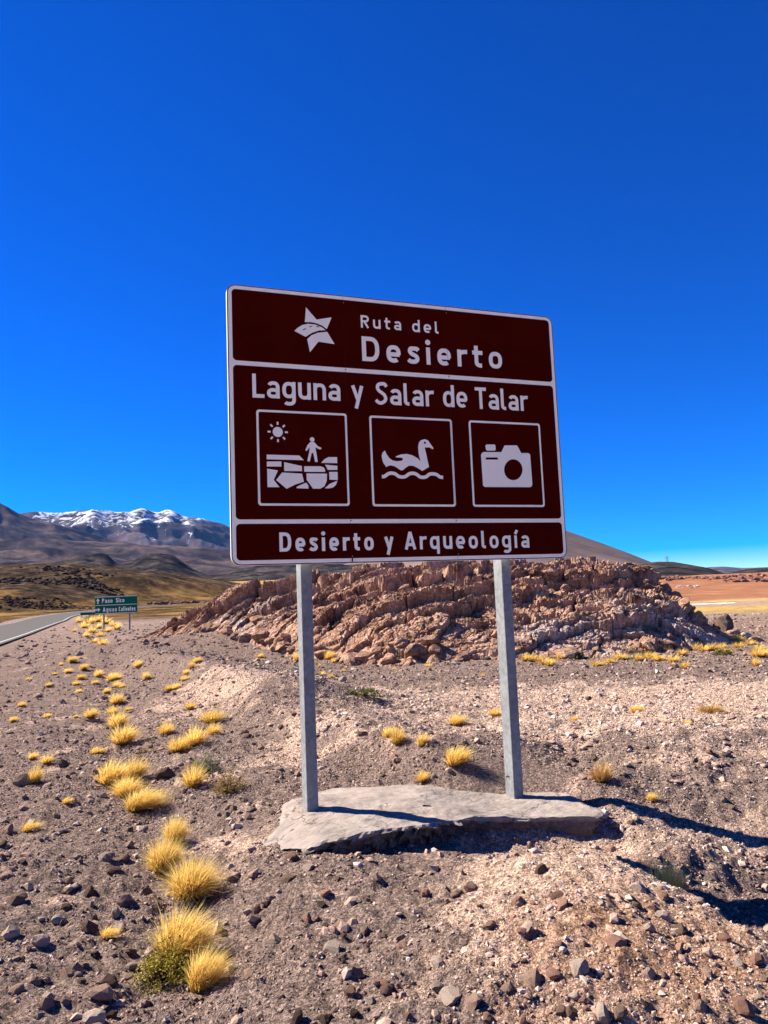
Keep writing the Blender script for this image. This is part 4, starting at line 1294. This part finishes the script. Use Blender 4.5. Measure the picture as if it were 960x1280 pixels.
# further stones, each described from the nearest thing one can find
MARKS = [(417, 1188, 'upright pale egg shaped stone'), (403, 1132, 'small black stone below the slab'), (565, 1250, 'large pale bottom centre stone'), (752, 1272, 'large pale bottom edge stone'),
         (724, 1212, 'pale round stone on the mound'), (675, 1090, 'dark flat stone on the mound crest'), (822, 1116, 'tussock in the sign shadow'), (877, 1262, 'brown stone near the right corner'),
         (250, 1236, 'lowest golden tussock'), (222, 1196, 'big foreground tussock'), (238, 1120, 'wind swept tussock'), (112, 1164, 'dark pointed stone'), (128, 1247, 'largest lower left stone'),
         (20, 1128, 'grey angular left edge stone'), (35, 1038, 'low yellow tuft near the left edge'), (82, 1004, 'flat yellow tuft on the shoulder'), (165, 1000, 'dense row of tussocks'), (43, 978, 'golden tuft against a grey stone'),
         (751, 977, 'orange tussock in the hollow'), (813, 1001, 'small round tuft on the pale bank'), (889, 889, 'sprawling brown tuft'), (736, 874, 'single black stone on the flat'), (650, 997, 'foot of the right post'),
         (388, 1013, 'foot of the left post'), (568, 955, 'gully tussock behind the slab'), (491, 927, 'tussock pair behind the slab'), (287, 990, 'brown dry shrub'), (533, 1118, 'reddish stone on bare gravel'),
         (484, 1238, 'dark wedge stone'), (812, 1220, 'pale stone right on the mound'), (385, 1151, 'flat reddish stone'), (145, 1090, 'dark flat shoulder stone'), (113, 897, 'golden tuft left of the row')]
DIRS = ['right of', 'above right of', 'above', 'above left of', 'left of', 'below left of', 'below', 'below right of']
LOOK = {'stone': 'brown', 'stone_dark': 'dark', 'stone_red': 'reddish', 'stone_pale': 'pale'}
used_labels = set()
def relative_label(px, py, mat, small):
    near_ = sorted(MARKS, key=lambda m: math.hypot(m[0] - px, m[1] - py))
    for mx, my, ph in near_[:12]:
        d_ = DIRS[int(round(math.atan2(my - py, px - mx) / (PI / 4))) % 8]
        lb = f"{'tiny' if small else 'small'} {LOOK[mat]} stone {d_} the {ph}"
        if lb not in used_labels:
            used_labels.add(lb)
            return lb
    return None


def stone_patch(n, region, size, mats, group, seed):
    g = random.Random(seed)
    k = 0
    tries = 0
    while k < n and tries < 900:
        tries += 1
        px = g.uniform(region[0], region[2]); py = g.uniform(region[1], region[3])
        p = ground_at(px, py)
        if p is None or bool(in_slab(np.array([p[0]]), np.array([p[1]]), .12)[0]):
            continue
        sz = (size[0] + (size[1] - size[0]) * g.random() ** 2.2) * (0.55 + (py - 745) / 500 * .8)
        mt = g.choice(mats)
        lb = relative_label(px, py, mt, sz < size[0] + .35 * (size[1] - size[0]))
        if lb is None: continue
        stone(px, py, sz, mt, lb, group, seed=g.randrange(10))
        k += 1
stone_patch(48, (0, 1020, 170, 1280), (7, 20), ['stone', 'stone_dark', 'stone', 'stone_pale'], 'stones on the left gravel', 1)
stone_patch(32, (290, 1090, 520, 1280), (6, 15), ['stone', 'stone_dark', 'stone_red', 'stone_pale'], 'stones on the middle gravel', 2)
stone_patch(48, (560, 1110, 960, 1280), (7, 20), ['stone_red', 'stone_pale', 'stone', 'stone_red'], 'stones on the foreground mound', 3)
stone_patch(28, (640, 880, 960, 1030), (6, 13), ['stone', 'stone_red', 'stone_dark'], 'stones on the pale bank', 4)
stone_patch(28, (300, 870, 620, 980), (6, 14), ['stone', 'stone_red', 'stone_dark'], 'stones behind the slab', 5)
stone_patch(20, (0, 860, 200, 1010), (7, 14), ['stone', 'stone_dark'], 'stones on the road shoulder', 6)

# ------------------------------------------------------------------ grass tussocks
def tussock_mesh(seed, nblades, width, lean, mat, spread=1.0, curl=1.0, segs=3):
    """unit tussock: radius about 0.5, height about 0.75; wind bends it towards +x"""
    g = np.random.default_rng(seed)
    n = nblades
    ang = g.uniform(0, 2 * PI, n); rad = 0.20 * np.sqrt(g.random(n))
    bx, by = rad * np.cos(ang), rad * np.sin(ang) * .9
    out = np.clip(g.normal(.62, .36, n), .02, 1.3) * spread
    a2 = ang + g.normal(0, .5, n)
    L = g.uniform(.55, 1.05, n) * (1.02 - .25 * out)
    dirx = out * np.cos(a2) + lean * g.uniform(.5, 1.4, n); diry = out * np.sin(a2) + g.normal(0, .08, n) - lean * .25
    # locks of blades share a bend
    lk = g.integers(0, 26, n); lb = g.normal(0, .22, (26, 2))
    dirx += lb[lk, 0]; diry += lb[lk, 1]
    t = np.linspace(0, 1, segs + 1)
    P = np.zeros((n, segs + 1, 3))
    up = 1.0
    nrm = np.sqrt(dirx ** 2 + diry ** 2 + up)
    for k, tt in enumerate(t):
        droop = curl * (0.28 + .25 * np.abs(out)) * tt ** 2
        P[:, k, 0] = bx + L * tt * dirx / nrm * (0.55 + .45 * tt)
        P[:, k, 1] = by + L * tt * diry / nrm * (0.55 + .45 * tt)
        P[:, k, 2] = L * (tt / nrm - droop * tt * .42) - .02
    P[:, :, 2] = np.maximum(P[:, :, 2], -.02)
    wdir = np.stack([-np.sin(a2 + g.normal(0, .7, n)), np.cos(a2 + g.normal(0, .7, n)), np.zeros(n)], -1)
    wv = width * g.uniform(.6, 1.3, n)
    V = np.zeros((n, 2 * segs + 1, 3))
    for k in range(segs):
        w_ = (wv * (1 - .75 * t[k]))[:, None] * wdir * .5
        V[:, 2 * k] = P[:, k] - w_; V[:, 2 * k + 1] = P[:, k] + w_
    V[:, 2 * segs] = P[:, segs]
    tri = []
    for k in range(segs - 1):
        a = 2 * k
        tri += [[a, a + 1, a + 3], [a, a + 3, a + 2]]
    a = 2 * (segs - 1)
    tri.append([a, a + 1, a + 2])
    m = 2 * segs + 1
    F = (np.array(tri)[None] + (np.arange(n) * m)[:, None, None]).reshape(-1, 3)
    me = mesh_np('tussock_blades', V.reshape(-1, 3), F, M[mat], True)
    tt = np.array([t[k // 2] for k in range(2 * segs)] + [1.0])
    add_attr(me, 't', np.tile(tt, n)); add_attr(me, 'v', np.repeat(g.random(n), m))
    return me

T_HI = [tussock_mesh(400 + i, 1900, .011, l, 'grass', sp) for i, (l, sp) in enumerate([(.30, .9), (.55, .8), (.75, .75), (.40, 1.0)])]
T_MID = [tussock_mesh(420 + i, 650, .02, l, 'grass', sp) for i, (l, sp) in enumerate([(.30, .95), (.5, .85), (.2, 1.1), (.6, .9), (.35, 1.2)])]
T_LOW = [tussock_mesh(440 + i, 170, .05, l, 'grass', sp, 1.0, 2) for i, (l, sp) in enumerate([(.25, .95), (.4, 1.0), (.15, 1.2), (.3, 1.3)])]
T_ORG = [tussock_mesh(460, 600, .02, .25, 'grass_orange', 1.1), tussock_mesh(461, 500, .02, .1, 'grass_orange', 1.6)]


def tussock(px, py, w, h, meshes, label, group=None, name='grass_tussock', rz=None, cat='grass'):
    k_ = 0.91 if py > 985 and w > 40 else 1.0
    p = ground_at(px, py)
    if p is None: return
    r = float(np.linalg.norm(p - EYE))
    W = w / FPX * r; Hh = h / FPX * r
    o = obj(name, random.choice(meshes))
    o.location = (p[0], p[1], h1(p[0], p[1]) - .005)
    o.scale = (W * .86 * k_, W * .86 * k_, Hh * 1.22 * k_)
    o.rotation_euler = (0, 0, random.uniform(-.5, .2) if rz is None else rz)
    tag(o, label, cat, group)
    return o

NEAR_T = [
    (222, 1196, 95, 66, 'big golden tussock rising behind the olive cushion shrub at lower left'),
    (250, 1236, 62, 58, 'small upright golden tussock at lower left, lowest of the grass row'),
    (238, 1120, 84, 56, 'large wind swept golden tussock with long strands bent to the right'),
    (204, 1088, 62, 48, 'golden tussock overlapping the left side of the large wind swept one'),
    (218, 1054, 42, 40, 'compact golden tussock at the top of the wind swept cluster'),
    (172, 1012, 66, 34, 'broad golden tussock at the lower end of the dense row beside the shoulder'),
    (158, 995, 50, 30, 'golden tussock second from the lower end of the dense row'),
    (136, 979, 52, 34, 'dark fringed golden tussock bulging left from the dense row'),
    (166, 972, 42, 30, 'golden tussock at the right side of the dense row'),
    (153, 930, 44, 28, 'golden tussock at the upper end of the dense row'),
    (146, 910, 32, 24, 'smaller golden tussock just above the dense row'),
    (222, 939, 38, 22, 'low golden tussock, left one of a touching pair right of the row'),
    (243, 931, 36, 26, 'taller golden tussock, right one of a touching pair right of the row'),
    (207, 918, 26, 18, 'round golden tuft left above the touching pair'),
    (263, 903, 40, 22, 'wide golden tussock, upper of two stacked near the eroded mound'),
    (266, 918, 26, 16, 'small golden tussock under the wide one near the eroded mound'),
    (241, 983, 40, 30, 'golden tussock left of the brown shrub and grey green shrub'),
    (43, 978, 22, 24, 'golden tuft growing against the grey stone near the left edge'),
    (58, 954, 20, 12, 'golden tuft left of a black stone on the shoulder'),
    (41, 949, 16, 11, 'tiny golden tuft, leftmost of two on the shoulder'),
    (82, 1004, 16, 9, 'flat yellow tuft alone on the shoulder left of the dense row'),
    (35, 1038, 28, 13, 'low yellow tuft alone on the gravel near the left edge'),
    (133, 1170, 28, 12, 'tiny flat yellow tuft between a dark and a pale stone'),
    (568, 955, 44, 28, 'golden tussock in the gully behind the slab, nearest the right post'),
    (485, 922, 26, 18, 'golden tussock, left of a touching pair behind the slab'),
    (497, 929, 26, 24, 'golden tussock, right of a touching pair behind the slab'),
    (527, 932, 22, 20, 'small golden tussock right of the touching pair behind the slab'),
    (528, 976, 22, 15, 'low golden tuft at the back edge of the slab'),
    (568, 906, 32, 17, 'golden tussock on the rise behind the gully between the posts'),
    (618, 894, 22, 12, 'golden tuft just left of the right post'),
    (813, 1001, 18, 13, 'small round golden tuft on the pale bank at right'),
    (794, 890, 24, 11, 'golden tuft below the single black stone on the pale flat'),
    (718, 901, 12, 8, 'tiny golden tuft right of the right post on the pale flat'),
    (858, 906, 12, 8, 'tiny golden tuft on the pale flat far right'),
    (237, 886, 20, 10, 'dull olive tuft left of the eroded mound'),
    (118, 942, 24, 10, 'dry flattened tuft left of the upper end of the dense row'),
    (145, 880, 24, 16, 'golden tuft standing alone above the dense row'),
    (113, 897, 24, 14, 'golden tuft on the shoulder left of the row'),
]
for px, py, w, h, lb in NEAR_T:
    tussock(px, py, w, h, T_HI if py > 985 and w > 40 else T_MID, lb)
sh_t = obj('grass_tussock', T_MID[1])
sh_t.location = (1.44, 4.42, h1(1.44, 4.42) - .01)
sh_t.scale = (.24, .24, .40)
tag(sh_t, 'dull tussock standing in the shadow of the brown sign', 'grass')
tussock(751, 977, 36, 28, T_ORG[:1], 'orange brown tussock in the hollow right of the right post')
tussock(889, 889, 46, 11, T_ORG[1:], 'low sprawling brown tuft on the pale flat at right')

ONES = ['', 'first', 'second', 'third', 'fourth', 'fifth', 'sixth', 'seventh', 'eighth', 'ninth', 'tenth', 'eleventh', 'twelfth', 'thirteenth', 'fourteenth', 'fifteenth', 'sixteenth', 'seventeenth', 'eighteenth', 'nineteenth']
def ordinal(n):
    if n < 20: return ONES[n]
    tens = {2: ('twentieth', 'twenty'), 3: ('thirtieth', 'thirty'), 4: ('fortieth', 'forty'), 5: ('fiftieth', 'fifty'), 6: ('sixtieth', 'sixty')}[n // 10]
    return tens[0] if n % 10 == 0 else tens[1] + '-' + ONES[n % 10]


def tuft_run(spots, meshes, phrase, group):
    for k, q in enumerate(sorted(spots)):
        tussock(*q, meshes, phrase.format(ordinal(k + 1)), group)

ROADSIDE = [(90, 828, 18, 10), (84, 841, 14, 7), (100, 849, 16, 8), (104, 837, 16, 9), (123, 846, 16, 11), (140, 851, 24, 13), (146, 859, 16, 9), (152, 860, 12, 7), (95, 856, 14, 7), (98, 866, 12, 6), (60, 858, 11, 6), (35, 850, 10, 4), (26, 883, 13, 8), (58, 897, 13, 7), (16, 902, 15, 8), (94, 897, 9, 5), (160, 888, 12, 7), (76, 832, 8, 5), (68, 843, 8, 4), (118, 855, 12, 6), (132, 866, 14, 8), (140, 893, 20, 12)]
tuft_run(ROADSIDE, T_MID, '{} small golden tuft from the left on the road shoulder below the green sign', 'tufts along the shoulder')
tuft_run([(172, 834, 16, 11), (182, 850, 14, 13), (230, 851, 14, 9), (220, 861, 16, 9), (239, 836, 12, 12), (246, 828, 16, 9), (210, 863, 14, 9), (232, 843, 12, 8), (325, 822, 12, 7)], T_MID, '{} golden tuft from the left on the stony slope between shoulder and outcrop', 'tufts on the stony slope')
tuft_run([(105, 785, 18, 10), (112, 780, 18, 11), (121, 778, 20, 12), (131, 780, 18, 11), (115, 791, 18, 10), (108, 796, 14, 8), (125, 796, 16, 9), (128, 807, 22, 12), (118, 803, 14, 7), (140, 783, 14, 9), (98, 778, 14, 8), (92, 790, 10, 6), (134, 790, 14, 8), (122, 786, 16, 9)], T_LOW, '{} from the left of the pale tussocks massed below the green sign', 'tussocks below the green sign')
tussock(146, 787, 15, 11, T_LOW, 'rounded golden tussock between the two posts of the green sign')
for q, lb in [((446, 824, 34, 14), 'wide pale tussock at the foot of the outcrop right of the left post'), ((410, 824, 20, 14), 'pale tussock at the foot of the outcrop beside the left post'), ((370, 827, 14, 15), 'upright pale tussock seen just left of the left post'), ((486, 812, 12, 14), 'small upright pale tuft against the outcrop between the posts')]:
    tussock(*q, T_MID, lb)
gb = random.Random(21)
belt = []
while len(belt) < 64:
    px = gb.uniform(648, 960); py = gb.gauss(813, 7) - (px - 800) * .012
    if len(belt) % 7 == 0: py += gb.uniform(8, 20)
    if 797 < py < 845: belt.append((px, py, gb.uniform(12, 28), gb.uniform(7, 13)))
tuft_run(belt, T_LOW, '{} yellow tussock rightwards from the right post in the belt under the outcrop', 'tussock belt by the outcrop')
tuft_run([(gb.uniform(395, 620), gb.uniform(818, 850), gb.uniform(7, 13), gb.uniform(5, 8)) for i in range(16)], T_LOW, '{} tiny yellow tuft from the left post on the flat before the outcrop', 'tufts between the posts')

# ------------------------------------------------------------------ low shrubs
def shrub_mesh(seed, nleaf, size, mat, up=0.6):
    g = np.random.default_rng(seed)
    # twig tips on a lumpy dome, leaves clustered round them
    nt = max(12, nleaf // 14)
    a = g.uniform(0, 2 * PI, nt); e = np.arccos(g.uniform(0.02, 1, nt)); rr = g.uniform(.72, 1.0, nt) * (1 + .18 * np.sin(a * 3 + seed))
    tips = np.stack([.5 * rr * np.sin(e) * np.cos(a), .5 * rr * np.sin(e) * np.sin(a), up * rr * np.cos(e)], -1)
    k = nleaf // nt
    t_ = g.random((nt, k)) ** .5
    c = tips[:, None, :] * (0.45 + .6 * t_[..., None]) + g.normal(0, .035, (nt, k, 3))
    c = c.reshape(-1, 3); n = len(c)
    c[:, 2] = np.maximum(c[:, 2], 0.01)
    d1 = g.normal(size=(n, 3)); d1 /= np.linalg.norm(d1, axis=1)[:, None]
    d2 = np.cross(d1, g.normal(size=(n, 3))); d2 /= np.linalg.norm(d2, axis=1)[:, None]
    s = size * g.uniform(.6, 1.4, n)[:, None]
    V = np.stack([c - d1 * s, c + d2 * s * .45, c + d1 * s, c - d2 * s * .45], 1).reshape(-1, 3)
    F = np.arange(n * 4).reshape(-1, 4)
    me = mesh_np('foliage', V, F, M[mat], False)
    add_attr(me, 't', np.repeat(np.clip(t_.ravel() * .5 + .5 * g.random(n), 0, 1), 4)); add_attr(me, 'v', np.repeat(g.random(n), 4))
    # twigs
    tv, tf = [], []
    for i in range(0, nt):
        p = tips[i] * 1.0
        q = np.array([p[0] * .12, p[1] * .12, 0])
        w = np.array([-p[1], p[0], 0]); w /= np.linalg.norm(w) + 1e-6
        w2 = np.array([0, 0, 1.0])
        b = len(tv)
        for ww in (w, -.5 * w + .87 * w2, -.5 * w - .87 * w2): tv.append(q + ww * .012)
        tv.append(p)
        tf += [[b, b + 1, b + 3], [b + 1, b + 2, b + 3], [b + 2, b, b + 3]]
    mt = mesh_np('twigs', np.array(tv), np.array(tf), M['leaf_brown'], False)
    add_attr(mt, 't', np.zeros(len(tv))); add_attr(mt, 'v', np.full(len(tv), .4))
    return me, mt


def shrub(px, py, w, h, meshes, label):
    p = ground_at(px, py)
    r = float(np.linalg.norm(p - EYE))
    W = w / FPX * r; Hh = h / FPX * r
    root = empty('shrub', (p[0], p[1], h1(p[0], p[1]) - .01), random.uniform(0, 6.28))
    for nm, me in zip(('foliage', 'twigs'), meshes):
        o = obj(nm, me, root); o.scale = (W, W, Hh * 1.45)
    tag(root, label, 'shrub')

shrub(212, 1226, 80, 46, shrub_mesh(1, 3200, .022, 'leaf_olive', .6), 'olive green cushion shrub with tiny leaves before the big foreground tussock')
shrub(262, 968, 34, 32, shrub_mesh(2, 1100, .03, 'leaf_grey', .6), 'grey green feathery shrub behind the brown shrub')
shrub(287, 990, 48, 30, shrub_mesh(3, 1300, .026, 'leaf_brown', .6), 'brown dry shrub with dark base right of the golden tussock')
shrub(246, 965, 20, 18, shrub_mesh(4, 600, .04, 'leaf_olive', .6), 'small yellowish shrub left of the grey green one')
SG = [shrub_mesh(10 + i, 520, .05, 'leaf_green', .5) for i in range(3)]
shrub(452, 869, 54, 13, SG[0], 'low dark green mat shrub on the flat behind the left post')
shrub(505, 828, 50, 15, SG[1], 'dark green shrub at the outcrop foot, left one between the posts')
shrub(570, 825, 38, 13, SG[2], 'dark green shrub at the outcrop foot, nearest the right post on its left')
shrub(721, 824, 30, 14, SG[0], 'dark green shrub in the yellow belt right of the right post')
shrub(806, 823, 40, 13, SG[1], 'dark green shrub in the middle of the yellow belt at right')
shrub(905, 819, 30, 10, SG[2], 'olive shrub in the yellow belt near the right edge')
shrub(185, 940, 24, 9, shrub_mesh(20, 400, .04, 'leaf_brown', .5), 'sparse dry brown twig shrub between dense row and tussock pair')

# ------------------------------------------------------------------ green direction sign by the road
def build_green_sign():
    p = ground_at(145, 788)
    r = float(np.linalg.norm(p - EYE))
    W = 53.5 / FPX * r; Hs = 20.5 / FPX * r
    yaw = math.radians(-10)
    root = empty('direction_sign', (p[0], p[1], p[2]), yaw)
    tag(root, 'distant green direction sign with white lettering on two posts beside the road', 'road sign')
    zb = 19.5 / FPX * r
    bm = bmesh.new(); add_box(bm, -W / 2, W / 2, 0, .04, zb, zb + Hs, .01)
    panel = obj('panel', bm_mesh('panel', bm, M['green']), root)
    fw = .035
    def strip(s0, s1, t0, t1, nm): obj(nm, sheet_mesh(nm, [poly_piece([(s0, t0), (s1, t0), (s1, t1), (s0, t1)])], M['white'], .004), panel)
    strip(-W / 2 + .02, W / 2 - .02, zb + Hs - .02 - fw, zb + Hs - .02, 'border_strip'); strip(-W / 2 + .02, W / 2 - .02, zb + .02, zb + .02 + fw, 'border_strip')
    strip(-W / 2 + .02, W / 2 - .02, zb + Hs * .5 - fw / 2, zb + Hs * .5 + fw / 2, 'divider_strip')
    cap = Hs * .25
    for txts, base in (((('Paso', -.33, -.08), ('Sico', .0, .2))), zb + Hs * .63), (((('Aguas', -.31, .02), ('Calientes', .07, .46))), zb + Hs * .13):
        acc = []
        for t_, a, b in txts:
            letters(panel, t_, a * W, b * W, base, base, cap, .2, M['white'], .006, .22, acc)
        obj('lettering', sheet_mesh('lettering', acc, M['white'], .006), panel)
    cx = -W * .43; cz = zb + Hs * .75; a = Hs * .17
    obj('arrow', sheet_mesh('arrow', [poly_piece([(cx - a * .25, cz - a), (cx + a * .25, cz - a), (cx + a * .25, cz), (cx + a * .7, cz), (cx, cz + a), (cx - a * .7, cz), (cx - a * .25, cz)])], M['white'], .006), panel)
    cz = zb + Hs * .25
    obj('arrow', sheet_mesh('arrow', [poly_piece([(cx - a, cz + a * .25), (cx - a, cz - a * .25), (cx, cz - a * .25), (cx, cz - a * .7), (cx + a, cz), (cx, cz + a * .7), (cx, cz + a * .25)])], M['white'], .006), panel)
    for px in (128.7, 161.3):
        s = (px - 144.8) / 53.5 * W
        bm = bmesh.new(); add_box(bm, s - .045, s + .045, .045, .135, -.4, zb + Hs - .1, .008)
        obj('post', bm_mesh('post', bm, M['galv_dark']), root)
build_green_sign()

def build_barrier():
    p = ground_at(104, 772)
    root = empty('road_barrier', (p[0], p[1], h1(p[0], p[1])), math.radians(12))
    tag(root, 'low dark roadside barrier at the bend left of the green sign', 'barrier')
    bm = bmesh.new(); add_box(bm, -.4, 2.2, -.02, .03, .35, .75, .02)
    obj('beam', bm_mesh('beam', bm, M['green']), root)
    for x in (-.2, .9, 2.0):
        bm = bmesh.new(); add_box(bm, x - .05, x + .05, .035, .12, -.3, .7, .01)
        obj('post', bm_mesh('post', bm, M['galv_dark']), root)
build_barrier()

# ------------------------------------------------------------------ rocks farther off
def rock_ledge(name, pts_px, n, size, mat, label, seed, spread=3):
    """a broken ledge: a run of angular blocks, one thing"""
    g = random.Random(seed)
    ps = [ground_at(*q) for q in pts_px]
    ps = [p for p in ps if p is not None]
    c = np.mean(ps, 0)
    root = empty(name, (float(c[0]), float(c[1]), h1(c[0], c[1])))
    tag(root, label, 'rocks')
    for i in range(n):
        t = g.uniform(0, len(ps) - 1); j = min(int(t), len(ps) - 2)
        p = ps[j] + (ps[j + 1] - ps[j]) * (t - j)
        x = p[0] + g.gauss(0, spread); y = p[1] + g.gauss(0, spread)
        s = g.uniform(*size)
        o = obj('rock_block', rock_mesh(False, g.randrange(10), mat), root)
        o.location = (x - c[0], y - c[1], h1(x, y) - h1(c[0], c[1]) + s * .15)
        o.scale = (s * g.uniform(1, 1.7), s, s * g.uniform(.7, 1.1))
        o.rotation_euler = (g.uniform(-.3, .3), g.uniform(-.3, .3), g.uniform(0, 6.28))

def boulder(px, py, w, h, mat, label, seed):
    p = ground_at(px, py)
    r = float(np.linalg.norm(p - EYE)); s = w / FPX * r / 2
    o = obj('boulder', rock_mesh(True, seed, mat))
    o.location = (p[0], p[1] + s * .5, h1(p[0], p[1]) + h / FPX * r * .42)
    o.scale = (s, s * .8, h / FPX * r * .75)
    tag(o, label, 'boulder')
boulder(908, 800, 30, 30, 'stone_dark', 'dark upright boulder at the right end of the outcrop', 3)
boulder(884, 800, 22, 20, 'stone_dark', 'smaller dark boulder between outcrop and upright boulder', 5)
boulder(936, 797, 16, 6, 'stone_pale', 'flat whitish rock right of the dark upright boulder', 6)
rock_ledge('rock_ledge', [(196, 756), (212, 755), (228, 754), (250, 754)], 60, (.5, 1.1), 'far_red_rock', 'low dark red rock ledge beyond the left flank of the outcrop', 31, 1.2)
rock_ledge('rock_ledge', [(62, 729), (80, 728), (95, 727), (108, 729)], 130, (.35, .9), 'far_rock', 'dark rock band in the middle of the hillside left of the green sign', 32, 3)
rock_ledge('rock_ledge', [(12, 727), (22, 726), (32, 726)], 70, (.35, .9), 'far_rock', 'dark rock clump on the hillside near the left edge', 33, 3)
rock_ledge('rock_ledge', [(0, 750), (15, 752), (35, 755), (60, 757), (72, 756)], 220, (.2, .6), 'far_rock', 'broad dark rubble field at the foot of the hillside above the road', 34, 4)
rock_ledge('rock_ledge', [(118, 734), (126, 735), (132, 735)], 40, (.4, 1.1), 'far_rock', 'small dark rock knot above the green sign', 35, 2)
rock_ledge('rock_ledge', [(138, 744), (146, 744)], 20, (.35, .8), 'far_rock', 'little dark rock pile just above the green sign', 36, 1.5)
rock_ledge('rock_ledge', [(60, 712), (80, 713), (100, 717), (115, 722)], 100, (.35, .9), 'far_rock', 'dark jagged rocks along the crest of the hillside at left', 37, 4)
rock_ledge('rock_ledge', [(822, 724), (836, 723), (848, 724)], 60, (2, 4.5), 'far_red_rock', 'dark rock bar just right of the outcrop top', 41, 6)
rock_ledge('rock_ledge', [(870, 722), (890, 722), (905, 723), (925, 721)], 90, (1.2, 3.2), 'far_red_rock', 'thin dark ledge under the ridge at right', 42, 6)
rock_ledge('rock_ledge', [(930, 722), (945, 724), (962, 724), (975, 726)], 150, (1.5, 5), 'far_red_rock', 'broken reddish cliffs at the right edge', 43, 14)
rock_ledge('rock_ledge', [(858, 733), (870, 734)], 24, (.8, 2.2), 'stone_pale', 'pale rock patch in the middle of the red slope', 44, 4)

# ------------------------------------------------------------------ power pylon on the dark ridge
def build_pylon():
    a_, e_ = az_el(834, 704)
    D = 1850.0
    x, y = D * math.sin(a_), D * math.cos(a_)
    zb = CAMZ + D * e_ - 3
    root = empty('power_pylon', (x, y, zb))
    tag(root, 'tiny lattice power pylon on the skyline right of the brown sign', 'pylon')
    def bar(bm, a, b, w):
        a = Vector(a); b = Vector(b); d = b - a
        r = bmesh.ops.create_cube(bm, size=1.0)
        mat = Matrix.Translation((a + b) / 2) @ d.to_track_quat('Z', 'Y').to_matrix().to_4x4() @ Matrix.Diagonal((w, w, d.length, 1))
        bmesh.ops.transform(bm, matrix=mat, verts=r['verts'])
    for sx in (-1, 1):
        for sy in (-1, 1):
            bm = bmesh.new(); bar(bm, (sx * 3, sy * 3, 0), (sx * .6, sy * .6, 20), .45)
            obj('leg', bm_mesh('leg', bm, M['lattice']), root)
    for z, w in ((13, 6.5), (17, 5)):
        bm = bmesh.new(); bar(bm, (-w, 0, z), (w, 0, z), .5)
        obj('cross_arm', bm_mesh('cross_arm', bm, M['lattice']), root)
    for z0, z1 in ((0, 6), (6, 12), (12, 18)):
        f0 = 3 - 2.4 * z0 / 20; f1 = 3 - 2.4 * z1 / 20
        for s in (-1, 1):
            bm = bmesh.new(); bar(bm, (-s * f0, -f0, z0), (s * f1, -f1, z1), .3)
            obj('brace', bm_mesh('brace', bm, M['lattice']), root)
build_pylon()

# ------------------------------------------------------------------ thin mountain air
def build_haze():
    bm = bmesh.new()
    add_box(bm, -26000, 26000, -26000, 26000, -8.5, 1765)
    t = bpy.data.materials.new('haze_air'); t.use_nodes = True
    n = t.node_tree.nodes; n.remove(n['Principled BSDF'])
    v = n.new('ShaderNodeVolumePrincipled')
    v.inputs['Color'].default_value = (0.16, 0.42, 1.0, 1)
    v.inputs['Density'].default_value = 0.0000075
    v.inputs['Anisotropy'].default_value = 0.0
    t.node_tree.links.new(v.outputs[0], n['Material Output'].inputs['Volume'])
    o = obj('haze', bm_mesh('haze', bm, t))
    tag(o, kind='stuff')
build_haze()
